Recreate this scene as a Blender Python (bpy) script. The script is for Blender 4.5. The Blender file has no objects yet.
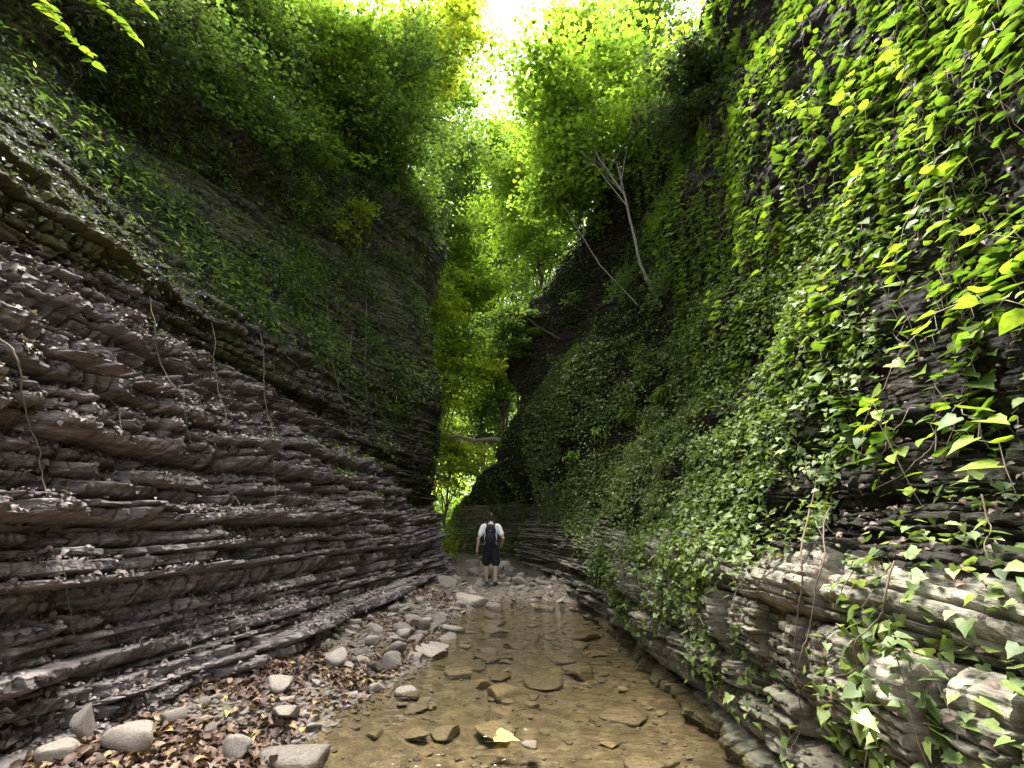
import bpy, math, random
import numpy as np
from mathutils import Vector, Matrix

C = bpy.context.scene.collection
scene = bpy.context.scene
rng = np.random.default_rng(7)
random.seed(7)
f32 = np.float32

# ------------------------------------------------------------------ camera
CAM_Z, PITCH, FPX = 1.70, math.radians(16.8), 450.0
cam_d = bpy.data.cameras.new("camera")
cam = bpy.data.objects.new("camera", cam_d)
C.objects.link(cam)
cam.location = (0, 0, CAM_Z)
cam.rotation_euler = (math.pi / 2 + PITCH, 0, 0)
cam_d.sensor_width = 36.0
cam_d.lens = 36.0 * FPX / 1024.0
cam_d.clip_start = 0.05
cam_d.clip_end = 400
scene.camera = cam

# ------------------------------------------------------------------ light
SUN_EL, SUN_AZ = math.radians(67), math.radians(-16)      # azimuth from +Y towards +X
to_sun = Vector((math.cos(SUN_EL) * math.sin(SUN_AZ), math.cos(SUN_EL) * math.cos(SUN_AZ), math.sin(SUN_EL)))
world = bpy.data.worlds.new("World")
scene.world = world
world.use_nodes = True
wn = world.node_tree
for n in list(wn.nodes):
    wn.nodes.remove(n)
w_out = wn.nodes.new("ShaderNodeOutputWorld")
w_bg = wn.nodes.new("ShaderNodeBackground")
w_hs = wn.nodes.new("ShaderNodeHueSaturation")
w_sky = wn.nodes.new("ShaderNodeTexSky")
w_sky.sky_type = 'NISHITA'
w_sky.sun_disc = False
w_sky.sun_elevation = SUN_EL
w_sky.sun_rotation = SUN_AZ
w_sky.air_density = 1.0
w_sky.dust_density = 0.7
w_hs.inputs['Saturation'].default_value = 0.22
w_bg.inputs['Strength'].default_value = 0.08
wn.links.new(w_sky.outputs[0], w_hs.inputs['Color'])
wn.links.new(w_hs.outputs[0], w_bg.inputs['Color'])
wn.links.new(w_bg.outputs[0], w_out.inputs['Surface'])

sun_d = bpy.data.lights.new("sun", 'SUN')
sun_d.energy = 4.2
sun_d.angle = math.radians(40)
sun_d.color = (1.0, 0.96, 0.88)
sun = bpy.data.objects.new("sun", sun_d)
C.objects.link(sun)
sun.rotation_euler = (-to_sun).to_track_quat('-Z', 'Y').to_euler()

scene.view_settings.view_transform = 'Standard'
scene.view_settings.look = 'None'
scene.view_settings.gamma = 1.0
scene.view_settings.exposure = 3.3
scene.render.engine = 'CYCLES'
cy = scene.cycles
cy.use_denoising = True
cy.max_bounces = 7
cy.diffuse_bounces = 4
cy.glossy_bounces = 2
cy.transmission_bounces = 4
cy.transparent_max_bounces = 8
cy.caustics_reflective = False
cy.caustics_refractive = False

# ------------------------------------------------------------------ helpers: noise
_perm = np.random.default_rng(11).permutation(256).astype(np.int32)
_perm = np.concatenate([_perm, _perm])
_val = np.random.default_rng(12).random(256).astype(f32)


def vnoise(x, y=0.0, z=0.0):
    x, y, z = np.broadcast_arrays(np.asarray(x, dtype=np.float64), np.asarray(y, dtype=np.float64), np.asarray(z, dtype=np.float64))
    xi, yi, zi = np.floor(x), np.floor(y), np.floor(z)
    fx, fy, fz = x - xi, y - yi, z - zi
    xi, yi, zi = xi.astype(np.int64) & 255, yi.astype(np.int64) & 255, zi.astype(np.int64) & 255
    sx, sy, sz = [t * t * (3 - 2 * t) for t in (fx, fy, fz)]
    out = 0
    for dx in (0, 1):
        wx = sx if dx else 1 - sx
        px = _perm[(xi + dx) & 255]
        for dy in (0, 1):
            wy = sy if dy else 1 - sy
            py = _perm[px + ((yi + dy) & 255)]
            for dz in (0, 1):
                wz = sz if dz else 1 - sz
                out = out + wx * wy * wz * _val[_perm[py + ((zi + dz) & 255)]]
    return out


def fbm(x, y=0.0, z=0.0, o=4, gain=0.5):
    a, t, s = 1.0, 0.0, 0.0
    for k in range(o):
        f = 2.03 ** k
        t = t + a * vnoise(np.asarray(x) * f + 13.7 * k, np.asarray(y) * f + 7.1 * k, np.asarray(z) * f + 3.3 * k)
        s += a
        a *= gain
    return t / s


def sstep(a, b, x):
    t = np.clip((x - a) / (b - a), 0, 1)
    return t * t * (3 - 2 * t)


def px(u, v, Y):
    """the point at distance Y along the gorge that lies on a sight line (used only to lay the place out)"""
    r, up = (u - 512) / FPX, (384 - v) / FPX
    dy = math.cos(PITCH) - up * math.sin(PITCH)
    dz = math.sin(PITCH) + up * math.cos(PITCH)
    t = Y / dy
    return np.array([r * t, Y, CAM_Z + dz * t])


def on_z(u, v, z):
    a = px(u, v, 1.0)
    t = (z - CAM_Z) / (a[2] - CAM_Z)
    return np.array([a[0] * t, t, z])


# ------------------------------------------------------------------ helpers: meshes
def link(name, me, mat=None, parent=None):
    o = bpy.data.objects.new(name, me)
    C.objects.link(o)
    if mat is not None:
        for m in (mat if isinstance(mat, (list, tuple)) else [mat]):
            me.materials.append(m)
    if parent is not None:
        o.parent = parent
    return o


def np_mesh(name, V, F, smooth=True, rnd=None):
    """F: list of int arrays, each (n,k)"""
    if not isinstance(F, (list, tuple)):
        F = [F]
    F = [np.asarray(f, dtype=np.int32) for f in F if len(f)]
    me = bpy.data.meshes.new(name)
    V = np.ascontiguousarray(V, dtype=f32)
    me.vertices.add(len(V))
    me.vertices.foreach_set("co", V.ravel())
    nl = sum(f.size for f in F)
    npoly = sum(len(f) for f in F)
    me.loops.add(nl)
    me.polygons.add(npoly)
    me.loops.foreach_set("vertex_index", np.concatenate([f.ravel() for f in F]))
    tot = np.concatenate([np.full(len(f), f.shape[1], dtype=np.int32) for f in F])
    st = np.concatenate([[0], np.cumsum(tot)[:-1]]).astype(np.int32)
    me.polygons.foreach_set("loop_start", st)
    me.polygons.foreach_set("use_smooth", np.full(npoly, smooth, dtype=bool))
    if rnd is not None:
        at = me.attributes.new("rnd", 'FLOAT', 'POINT')
        at.data.foreach_set("value", np.ascontiguousarray(rnd, dtype=f32))
    me.update(calc_edges=True)
    me.validate()
    return me


def tag(o, label, cat=None, group=None, kind=None):
    if label:
        o['label'] = label
    if cat:
        o['category'] = cat
    if group:
        o['group'] = group
    if kind:
        o['kind'] = kind
    return o


def thing(name, label, cat, loc=(0, 0, 0), group=None):
    o = bpy.data.objects.new(name, None)
    o.empty_display_size = 0.1
    C.objects.link(o)
    o.location = loc
    return tag(o, label, cat, group)


def part(name, me, mat, parent):
    """a part whose mesh is in world coordinates, parented to a thing at its own location"""
    loc = np.array(parent.location, dtype=f32)
    n = len(me.vertices)
    co = np.empty(n * 3, dtype=f32)
    me.vertices.foreach_get("co", co)
    me.vertices.foreach_set("co", (co.reshape(-1, 3) - loc).ravel())
    return link(name, me, mat, parent)


class Geo:
    def __init__(self):
        self.V, self.F, self.R, self.n = [], {}, [], 0

    def add(self, V, F, r=0.5):
        V = np.asarray(V, dtype=np.float64)
        F = np.asarray(F, dtype=np.int64)
        self.V.append(V)
        self.F.setdefault(F.shape[1], []).append(F + self.n)
        self.R.append(np.full(len(V), r) if np.isscalar(r) else r)
        self.n += len(V)

    def tube(self, P, rad, k=6, r=0.5):
        P = np.asarray(P, dtype=np.float64)
        n = len(P)
        rad = np.full(n, rad) if np.isscalar(rad) else np.asarray(rad, dtype=np.float64)
        T = np.gradient(P, axis=0)
        T /= np.linalg.norm(T, axis=1, keepdims=True) + 1e-9
        ref = np.array([0.0, 0, 1]) if abs(T[:, 2]).mean() < 0.8 else np.array([1.0, 0, 0])
        A = np.cross(T, ref)
        A /= np.linalg.norm(A, axis=1, keepdims=True) + 1e-9
        B = np.cross(T, A)
        an = np.arange(k) * 2 * math.pi / k
        V = (P[:, None] + rad[:, None, None] * (np.cos(an)[None, :, None] * A[:, None] + np.sin(an)[None, :, None] * B[:, None])).reshape(-1, 3)
        i = np.arange(n - 1)[:, None] * k
        j = np.arange(k)[None]
        j2 = (j + 1) % k
        F = np.stack([i + j, i + j2, i + k + j2, i + k + j], -1).reshape(-1, 4)
        self.add(V, F, r)

    def mesh(self, name, smooth=True):
        return np_mesh(name, np.concatenate(self.V), [np.concatenate(f) for f in self.F.values()], smooth, np.concatenate(self.R))


def norm(a):
    a = np.asarray(a, dtype=np.float64)
    return a / (np.linalg.norm(a, axis=-1, keepdims=True) + 1e-9)


# leaf templates: x width, y length, z normal
def leaf_simple():
    V = np.array([(0, 0, 0), (.30, .45, .07), (0, 1, -.06), (-.30, .45, .07)])
    return V, np.array([(0, 1, 2), (0, 2, 3)])


def leaf_long():
    V = np.array([(0, 0, 0), (.17, .4, .05), (0, 1, -.10), (-.17, .4, .05)])
    return V, np.array([(0, 1, 2), (0, 2, 3)])


def leaf_ovate(w=0.36):
    ys = [0, .16, .42, .72, 1.0]
    ws = [0.02, .78, 1.0, .62, 0.0]
    dr = [0, .015, .02, -.03, -.14]
    V = []
    for y, a, z in zip(ys, ws, dr):
        V += [(-w * a, y - .06 * a * (y < .3), z + .09 * a), (0, y, z), (w * a, y - .06 * a * (y < .3), z + .09 * a)]
    F = []
    for i in range(4):
        b = 3 * i
        F += [(b, b + 1, b + 4, b + 3), (b + 1, b + 2, b + 5, b + 4)]
    return np.array(V), np.array(F)


def leaf_ivy():
    out = [(0, 0), (.2, -.16), (.5, -.02), (.40, .24), (.34, .46), (.17, .66), (0, 1.0)]
    R = np.array([(x, y, .10 * abs(x) * 2 - .12 * y * y) for x, y in out])
    L = R[1:-1] * np.array([-1, 1, 1])
    mid = np.array([(0, .3, -.01), (0, .62, -.05)])
    V = np.concatenate([R, L, mid])                 # 0..6 right rim, 7..11 left rim, 12,13 midrib
    F = [(0, 1, 12), (1, 2, 12), (2, 3, 12), (3, 4, 12), (4, 13, 12), (4, 5, 13), (5, 6, 13),
         (7, 0, 12), (8, 7, 12), (9, 8, 12), (10, 9, 12), (13, 10, 12), (11, 10, 13), (6, 11, 13)]
    return V, np.array(F)


T_BROAD = (leaf_simple()[0] * np.array([1.35, 1, 1.2]), leaf_simple()[1])
T_SIMPLE, T_LONG, T_OVATE, T_IVY = leaf_simple(), leaf_long(), leaf_ovate(), leaf_ivy()


def leaves(geo, pos, nrm, tip, size, tmpl, rnd):
    """many leaves at once: position, normal, tip direction, length"""
    TV, TF = tmpl
    pos = np.asarray(pos, dtype=np.float64)
    n = len(pos)
    if n == 0:
        return
    N = norm(nrm)
    D = np.asarray(tip, dtype=np.float64)
    D = norm(D - (D * N).sum(1, keepdims=True) * N)
    X = np.cross(D, N)
    s = np.broadcast_to(np.asarray(size, dtype=np.float64), (n,))
    W = (TV[None, :, 0:1] * X[:, None] + TV[None, :, 1:2] * D[:, None] + TV[None, :, 2:3] * N[:, None]) * s[:, None, None] + pos[:, None]
    F = (np.arange(n)[:, None, None] * len(TV) + TF[None]).reshape(-1, TF.shape[1])
    geo.add(W.reshape(-1, 3), F, np.repeat(np.broadcast_to(rnd, (n,)), len(TV)))


# ------------------------------------------------------------------ materials
def new_mat(name):
    m = bpy.data.materials.new(name)
    m.use_nodes = True
    nt = m.node_tree
    for n in list(nt.nodes):
        nt.nodes.remove(n)
    out = nt.nodes.new("ShaderNodeOutputMaterial")
    return m, nt, out


def N(nt, typ, **kw):
    n = nt.nodes.new(typ)
    for k, v in kw.items():
        if k.startswith('i_'):
            n.inputs[k[2:].replace('_', ' ')].default_value = v
        else:
            setattr(n, k, v)
    return n


def ramp(nt, fac, stops, interp='LINEAR'):
    r = nt.nodes.new("ShaderNodeValToRGB")
    r.color_ramp.interpolation = interp
    el = r.color_ramp.elements
    while len(el) < len(stops):
        el.new(0.5)
    for e, (p, c) in zip(el, stops):
        e.position = p
        e.color = (c[0], c[1], c[2], 1) if len(c) == 3 else c
    nt.links.new(fac, r.inputs[0])
    return r.outputs[0]


def mixc(nt, fac, a, b):
    m = nt.nodes.new("ShaderNodeMix")
    m.data_type = 'RGBA'
    for sock, v in ((m.inputs[0], fac), (m.inputs[6], a), (m.inputs[7], b)):
        if isinstance(v, (int, float)):
            sock.default_value = v
        elif isinstance(v, tuple):
            sock.default_value = (*v, 1)
        else:
            nt.links.new(v, sock)
    return m.outputs[2]


def noise_tex(nt, vec, scale, detail=6, rough=0.6, dim='3D'):
    n = nt.nodes.new("ShaderNodeTexNoise")
    n.inputs['Scale'].default_value = scale
    n.inputs['Detail'].default_value = detail
    n.inputs['Roughness'].default_value = rough
    nt.links.new(vec, n.inputs['Vector'])
    return n.outputs[0]


def mapping(nt, vec, scale):
    m = nt.nodes.new("ShaderNodeMapping")
    m.inputs['Scale'].default_value = scale
    nt.links.new(vec, m.inputs['Vector'])
    return m.outputs[0]


def rock_mat(name, cols, band=(1, 1, 14), moss=(.045, .055, .018), moss_lo=.55, moss_hi=.75, rough=(.55, .9), bump=.6, per_object=False, spec=.4, scale=1.0):
    m, nt, out = new_mat(name)
    tc = N(nt, "ShaderNodeTexCoord")
    vec = tc.outputs['Object']
    if per_object:
        oi = N(nt, "ShaderNodeObjectInfo")
        add = N(nt, "ShaderNodeVectorMath", operation='ADD')
        comb = N(nt, "ShaderNodeMath", operation='MULTIPLY')
        comb.inputs[1].default_value = 57.0
        nt.links.new(oi.outputs['Random'], comb.inputs[0])
        nt.links.new(vec, add.inputs[0])
        nt.links.new(comb.outputs[0], add.inputs[1])
        vec = add.outputs[0]
    n1 = noise_tex(nt, vec, 1.3 * scale, 8, .65)
    n2 = noise_tex(nt, mapping(nt, vec, band), 2.2 * scale, 8, .7)
    n3 = noise_tex(nt, vec, 21 * scale, 6, .7)
    k = len(cols)
    c1 = ramp(nt, n2, [(.28 + .44 * i / (k - 1), c) for i, c in enumerate(cols)])
    c2 = ramp(nt, n3, [(.3, (.55, .5, .48)), (.5, (1, 1, 1)), (.72, (1.35, 1.3, 1.22))])
    mul = N(nt, "ShaderNodeMix", data_type='RGBA', blend_type='MULTIPLY')
    mul.inputs[0].default_value = 1
    nt.links.new(c1, mul.inputs[6])
    nt.links.new(c2, mul.inputs[7])
    base = mul.outputs[2]
    if per_object:
        vv = ramp(nt, oi.outputs['Random'], [(0, (.6, .58, .56)), (.5, (1, .97, .93)), (1, (1.35, 1.32, 1.28))])
        mu2 = N(nt, "ShaderNodeMix", data_type='RGBA', blend_type='MULTIPLY')
        mu2.inputs[0].default_value = 1
        nt.links.new(base, mu2.inputs[6])
        nt.links.new(vv, mu2.inputs[7])
        base = mu2.outputs[2]
    fac = ramp(nt, n1, [(moss_lo, (0, 0, 0)), (moss_hi, (.85, .85, .85))])
    col = mixc(nt, fac, base, moss)
    p = N(nt, "ShaderNodeBsdfPrincipled")
    p.inputs['Specular IOR Level'].default_value = spec
    nt.links.new(col, p.inputs['Base Color'])
    rr = ramp(nt, n1, [(.35, (rough[0],) * 3), (.65, (rough[1],) * 3)])
    nt.links.new(rr, p.inputs['Roughness'])
    b1 = N(nt, "ShaderNodeBump")
    b1.inputs['Strength'].default_value = bump
    b1.inputs['Distance'].default_value = .02 / scale
    nt.links.new(n3, b1.inputs['Height'])
    b2 = N(nt, "ShaderNodeBump")
    b2.inputs['Strength'].default_value = bump
    b2.inputs['Distance'].default_value = .05 / scale
    nt.links.new(n2, b2.inputs['Height'])
    nt.links.new(b1.outputs[0], b2.inputs['Normal'])
    nt.links.new(b2.outputs[0], p.inputs['Normal'])
    nt.links.new(p.outputs[0], out.inputs['Surface'])
    return m


def leaf_mat(name, stops, tr=0.45, rough=.45, spec=.35, tboost=1.6):
    m, nt, out = new_mat(name)
    at = N(nt, "ShaderNodeAttribute", attribute_name="rnd")
    tc = N(nt, "ShaderNodeTexCoord")
    nz = noise_tex(nt, tc.outputs['Object'], 38, 4, .6)
    va = ramp(nt, nz, [(.3, (.62, .66, .6)), (.5, (1, 1, 1)), (.72, (1.3, 1.22, 1.25))])
    vm = N(nt, "ShaderNodeMix", data_type='RGBA', blend_type='MULTIPLY')
    vm.inputs[0].default_value = 1
    nt.links.new(ramp(nt, at.outputs['Fac'], stops), vm.inputs[6])
    nt.links.new(va, vm.inputs[7])
    col = vm.outputs[2]
    p = N(nt, "ShaderNodeBsdfPrincipled")
    p.inputs['Roughness'].default_value = rough
    p.inputs['Specular IOR Level'].default_value = spec
    nt.links.new(col, p.inputs['Base Color'])
    t = N(nt, "ShaderNodeBsdfTranslucent")
    mu = N(nt, "ShaderNodeMix", data_type='RGBA', blend_type='MULTIPLY')
    mu.inputs[0].default_value = 1
    mu.inputs[7].default_value = (tboost * .98, tboost, tboost * .5, 1)
    nt.links.new(col, mu.inputs[6])
    nt.links.new(mu.outputs[2], t.inputs['Color'])
    mx = N(nt, "ShaderNodeMixShader")
    mx.inputs[0].default_value = tr
    nt.links.new(p.outputs[0], mx.inputs[1])
    nt.links.new(t.outputs[0], mx.inputs[2])
    nt.links.new(mx.outputs[0], out.inputs['Surface'])
    return m


def plain_mat(name, col, rough=.8, var=.25, scale=12, spec=.3, bump=.3):
    m, nt, out = new_mat(name)
    tc = N(nt, "ShaderNodeTexCoord")
    n = noise_tex(nt, tc.outputs['Object'], scale, 6, .65)
    lo, hi = tuple(c * (1 - var) for c in col), tuple(c * (1 + var) for c in col)
    c = ramp(nt, n, [(.3, lo), (.7, hi)])
    p = N(nt, "ShaderNodeBsdfPrincipled")
    p.inputs['Roughness'].default_value = rough
    p.inputs['Specular IOR Level'].default_value = spec
    nt.links.new(c, p.inputs['Base Color'])
    b = N(nt, "ShaderNodeBump")
    b.inputs['Strength'].default_value = bump
    b.inputs['Distance'].default_value = .01
    nt.links.new(n, b.inputs['Height'])
    nt.links.new(b.outputs[0], p.inputs['Normal'])
    nt.links.new(p.outputs[0], out.inputs['Surface'])
    return m


M = {}
M['left_rock'] = rock_mat('left_rock', [(.026, .021, .022), (.12, .10, .102), (.235, .205, .203), (.42, .385, .37)], band=(1, 1, 11), moss=(.07, .055, .045), rough=(.38, .8), bump=.7, spec=.5)
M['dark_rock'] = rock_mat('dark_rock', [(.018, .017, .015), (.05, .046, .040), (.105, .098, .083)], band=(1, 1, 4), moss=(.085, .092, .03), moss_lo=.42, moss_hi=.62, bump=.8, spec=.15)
M['right_rock'] = rock_mat('right_rock', [(.035, .031, .024), (.13, .12, .09), (.24, .225, .17), (.36, .34, .265)], band=(1, 1, 6), moss=(.06, .068, .024), moss_lo=.5, moss_hi=.72, bump=.7)
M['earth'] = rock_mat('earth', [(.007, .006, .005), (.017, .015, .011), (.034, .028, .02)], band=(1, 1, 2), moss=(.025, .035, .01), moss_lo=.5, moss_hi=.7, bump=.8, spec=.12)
M['stone'] = rock_mat('stone', [(.13, .112, .10), (.25, .222, .198), (.40, .365, .325)], band=(1, 1, 3), moss=(.12, .10, .05), moss_lo=.6, moss_hi=.8, bump=.5, per_object=True, scale=4)
M['gravel'] = rock_mat('gravel', [(.06, .05, .045), (.15, .13, .115), (.27, .24, .21)], band=(1, 1, 1), moss=(.12, .085, .06), moss_lo=.5, moss_hi=.7, bump=.3, scale=9)
M['wet_stone'] = rock_mat('wet_stone', [(.08, .066, .05), (.21, .178, .132), (.36, .315, .24)], band=(1, 1, 3), moss=(.06, .05, .02), rough=(.3, .6), bump=.5, per_object=True, scale=4)
M['bed'] = rock_mat('bed', [(.035, .028, .02), (.13, .105, .072), (.27, .228, .165)], band=(1, 1, 1), moss=(.07, .06, .025), rough=(.5, .8), bump=.8, scale=3)

G_FAR = [(0, (.045, .075, .012)), (.5, (.09, .15, .02)), (1, (.17, .24, .03))]
M['leaf_bright'] = leaf_mat('leaf_bright', [(0, (.06, .10, .02)), (.5, (.12, .20, .028)), (1, (.22, .30, .05))], tr=.6, tboost=1.8)
M['leaf_yellow'] = leaf_mat('leaf_yellow', [(0, (.10, .15, .02)), (.5, (.19, .26, .03)), (1, (.30, .33, .04))], tr=.6, tboost=1.65)
M['leaf_mid'] = leaf_mat('leaf_mid', [(0, (.04, .07, .024)), (.5, (.085, .14, .04)), (1, (.17, .24, .06))], tr=.58, tboost=1.9)
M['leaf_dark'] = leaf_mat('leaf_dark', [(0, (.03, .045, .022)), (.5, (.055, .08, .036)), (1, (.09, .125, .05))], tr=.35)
M['ivy'] = leaf_mat('ivy', [(0, (.035, .055, .02)), (.4, (.095, .14, .04)), (.8, (.20, .26, .075)), (1, (.32, .37, .16))], tr=.3, rough=.5, spec=.25)
M['vine_leaf'] = leaf_mat('vine_leaf', [(0, (.035, .065, .015)), (.5, (.095, .165, .022)), (1, (.22, .30, .04))], tr=.42, rough=.48, spec=.2)
M['litter'] = leaf_mat('litter', [(0, (.055, .04, .041)), (.35, (.14, .108, .108)), (.7, (.26, .21, .205)), (.9, (.36, .31, .295)), (1, (.36, .26, .07))], tr=.1, rough=.55, tboost=1.0)
M['bank_litter'] = leaf_mat('bank_litter', [(0, (.04, .025, .02)), (.4, (.11, .065, .05)), (.75, (.20, .125, .09)), (.93, (.32, .22, .14)), (1, (.42, .30, .08))], tr=.1, rough=.6, tboost=1.0)
M['bark_pale'] = plain_mat('bark_pale', (.14, .13, .11), .85, .35, 9)
M['bark_dark'] = plain_mat('bark_dark', (.06, .05, .04), .9, .3, 9)
M['twig'] = plain_mat('twig', (.20, .17, .13), .85, .3, 20)
M['woody_stem'] = plain_mat('woody_stem', (.11, .085, .06), .85, .3, 20)
M['hill'] = plain_mat('hill', (.03, .042, .014), .95, .4, 2)
M['soil'] = plain_mat('soil', (.05, .04, .03), .95, .4, 4)

# ------------------------------------------------------------------ cliffs
S = 1.1


def y_samples(y0, y1, k=.0036, near=2.3):
    ys = [y0]
    while ys[-1] < y1:
        y = ys[-1]
        d = max(abs(y), near) if y > .9 else near + (1.0 - y) * 6
        ys.append(y + k * d)
    return np.array(ys)


def catmull(P, t):
    """P (n,ny,2) control points, t (m,) in 0..n-1 -> (ny,m,2)"""
    n = len(P)
    i = np.clip(np.floor(t).astype(int), 0, n - 2)
    f = (t - i)[:, None, None]
    p0, p1, p2, p3 = P[np.clip(i - 1, 0, n - 1)], P[i], P[i + 1], P[np.clip(i + 2, 0, n - 1)]
    m1, m2 = .35 * (p2 - p0), .35 * (p3 - p1)
    h = (2 * f**3 - 3 * f**2 + 1) * p1 + (f**3 - 2 * f**2 + f) * m1 + (-2 * f**3 + 3 * f**2) * p2 + (f**3 - f**2) * m2
    return h.transpose(1, 0, 2)


def base_surface(keys, ys, rows, side):
    ky = np.array([k[0] for k in keys]) * S
    P = np.array([k[1] for k in keys]) * S                       # (nk,n,2)
    n = P.shape[1]
    out = np.empty((n, len(ys), 2))
    for c in range(n):
        for a in range(2):
            v = np.interp(ys, ky, P[:, c, a])
            out[c, :, a] = v
    # smooth along y
    t = np.concatenate([i + np.arange(r) / r for i, r in enumerate(rows)] + [[n - 1.0]])
    B = catmull(out, t)                                          # (ny,nt,2)
    Tn = np.gradient(B, axis=1)
    Nn = np.stack([Tn[..., 1], -Tn[..., 0]], -1) * side          # towards the gorge
    Nn /= np.linalg.norm(Nn, axis=-1, keepdims=True) + 1e-9
    Yg = np.broadcast_to(ys[:, None], B.shape[:2])
    return t, B, Nn, Yg


def strata(y, z, seed, tlo, thi, dip=0.0, warp=.12):
    r = np.random.default_rng(seed)
    zz = z + warp * (fbm(y * .22 + seed, z * .3, o=2) - .5) * 2 + dip * y + .03 * (vnoise(y * 1.7, z * 3.0, seed) - .5)
    th = np.exp(r.uniform(math.log(tlo), math.log(thi), 400))
    b = np.cumsum(th) - 2.5
    i = np.clip(np.searchsorted(b, zz) - 1, 0, 397)
    h = b[i + 1] - b[i]
    f = np.clip((zz - b[i]) / h, 0, 1)
    base = r.random(400)[i]
    nb = vnoise(y * .55 + i * 31.7, i * 3.1)
    nb2 = vnoise(y * 2.3 + i * 17.3, i * 5.7)
    bk = r.uniform(1.2, 4.5, 400)[i]
    cell = np.floor(y * bk + 1.5 * vnoise(y * 1.3 + i * 7.7))
    bv = _val[(cell.astype(np.int64) * 37 + i * 101) & 255]
    chip = vnoise(y * 4.5 + i * 5.3, i * 2.1, f * 1.2)
    chip2 = vnoise(y * 19 + i * 3.3, i * 8.1, f * 2.5)
    fy = y * bk + 1.5 * vnoise(y * 1.3 + i * 7.7) - cell
    crack = np.clip(1 - np.minimum(fy, 1 - fy) / (.03 * bk), 0, 1) * (bv > .35)
    prot = .50 * base ** 1.4 + .50 * (nb - .3) + .34 * bv + .22 * nb2 + .26 * (np.floor(chip * 6) / 6 - .42) + .12 * (chip2 - .5) - .5 * crack
    edge = 1 - .75 * np.clip(1 - f / .34, 0, 1) ** 1.3 - .30 * np.clip((f - .84) / .16, 0, 1) ** 2
    return np.clip(prot, 0, 2) * edge, i, f, h


def grid_normals(P, side):
    du = np.gradient(P, axis=0)
    dv = np.gradient(P, axis=1)
    n = np.cross(du, dv)
    n = norm(n)
    return n * side


def grid_mesh(name, P, side, mat_rows=None):
    ny, nt = P.shape[:2]
    i = np.arange(ny - 1)[:, None] * nt
    j = np.arange(nt - 1)[None]
    q = [i + j, i + j + 1, i + nt + j + 1, i + nt + j]
    if side > 0:
        q = q[::-1]
    smooth = not name.startswith('cliff')
    F = np.stack(q, -1).reshape(-1, 4)
    return np_mesh(name, P.reshape(-1, 3), F, smooth)


def litter(geo, pos, nrm, tip, size, rnd):
    near = np.asarray(pos)[:, 1] < 5.5
    for mk, t in ((near, (T_OVATE[0] * np.array([1, 1, 2.0]), T_OVATE[1])), (~near, T_SIMPLE)):
        leaves(geo, pos[mk], nrm[mk], tip[mk], size[mk], t, rnd[mk])


class Surf:
    """a displaced cliff grid that plants can be scattered on"""
    def __init__(self, P, side):
        self.P = P
        self.Nn = grid_normals(P, side)
        a = P[1:, :-1] - P[:-1, :-1]
        b = P[:-1, 1:] - P[:-1, :-1]
        self.area = np.linalg.norm(np.cross(a, b), axis=-1)
        self.mid = (P[1:, 1:] + P[:-1, :-1]) * .5
        self.nc = self.Nn[:-1, :-1]

    def pick(self, w, n, r):
        w = np.clip(w, 0, None) * self.area
        p = w.ravel() / w.sum()
        k = np.searchsorted(np.cumsum(p), r.random(n))
        k = np.clip(k, 0, p.size - 1)
        ny, nt = self.area.shape
        i, j = k // nt, k % nt
        u, v = r.random((n, 1)), r.random((n, 1))
        pos = self.P[i, j] * (1 - u) * (1 - v) + self.P[i + 1, j] * u * (1 - v) + self.P[i, j + 1] * (1 - u) * v + self.P[i + 1, j + 1] * u * v
        return pos, self.nc[i, j]

    def near(self, p):
        d = ((self.P[::4, ::4] - np.asarray(p)) ** 2).sum(-1)
        k = np.unravel_index(np.argmin(d), d.shape)
        return self.P[k[0] * 4, k[1] * 4], self.Nn[k[0] * 4, k[1] * 4]

    def hit(self, u, v):
        """where the sight line through (u,v) first meets this cliff (layout only)"""
        P = self.P[::2, ::2]
        dx, dy, dz = P[..., 0], P[..., 1], P[..., 2] - CAM_Z
        fw = dy * math.cos(PITCH) + dz * math.sin(PITCH)
        up = dz * math.cos(PITCH) - dy * math.sin(PITCH)
        fw_ = np.where(fw > .3, fw, 1e9)
        uu, vv = 512 + FPX * dx / fw_, 384 - FPX * up / fw_
        e = (uu - u) ** 2 + (vv - v) ** 2
        ok = (e < 49) & (fw > .3)
        if not ok.any():
            e = np.where(fw > .3, e, 1e18)
            k = np.unravel_index(np.argmin(e), e.shape)
        else:
            k = np.unravel_index(np.argmin(np.where(ok, fw + e * .002, 1e9)), e.shape)
        return self.P[k[0] * 2, k[1] * 2].copy(), self.Nn[k[0] * 2, k[1] * 2].copy()


# --- left cliff
A0 = [(-2.45, -.5), (-2.5, .25), (-2.95, 1.3), (-3.5, 2.7), (-3.8, 3.4), (-3.75, 3.9), (-4.5, 4.9), (-6.0, 7.0), (-8.5, 9.2), (-45, 13)]
A00 = [(-2.95, -.5), (-3.0, .25), (-3.2, 1.3), (-3.6, 2.7), (-3.85, 3.4), (-3.8, 3.9), (-4.5, 4.9), (-6.0, 7.0), (-8.5, 9.2), (-45, 13)]
A1 = [(-2.15, -.5), (-2.2, .25), (-2.5, 1.2), (-3.0, 2.3), (-3.25, 2.8), (-3.15, 3.4), (-3.7, 5.0), (-4.8, 7.8), (-6.6, 10.6), (-45, 13)]
A2 = [(-2.0, -.5), (-2.05, .3), (-2.25, 1.0), (-2.65, 1.8), (-2.95, 2.3), (-2.85, 3.2), (-3.0, 5.0), (-3.6, 8.2), (-5.0, 11.2), (-45, 14)]
A3 = [(-1.88, -.5), (-1.88, .3), (-2.0, .9), (-2.4, 1.6), (-2.7, 2.1), (-2.4, 3.2), (-2.15, 5.2), (-2.95, 8.4), (-5.0, 11.0), (-45, 14)]
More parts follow.
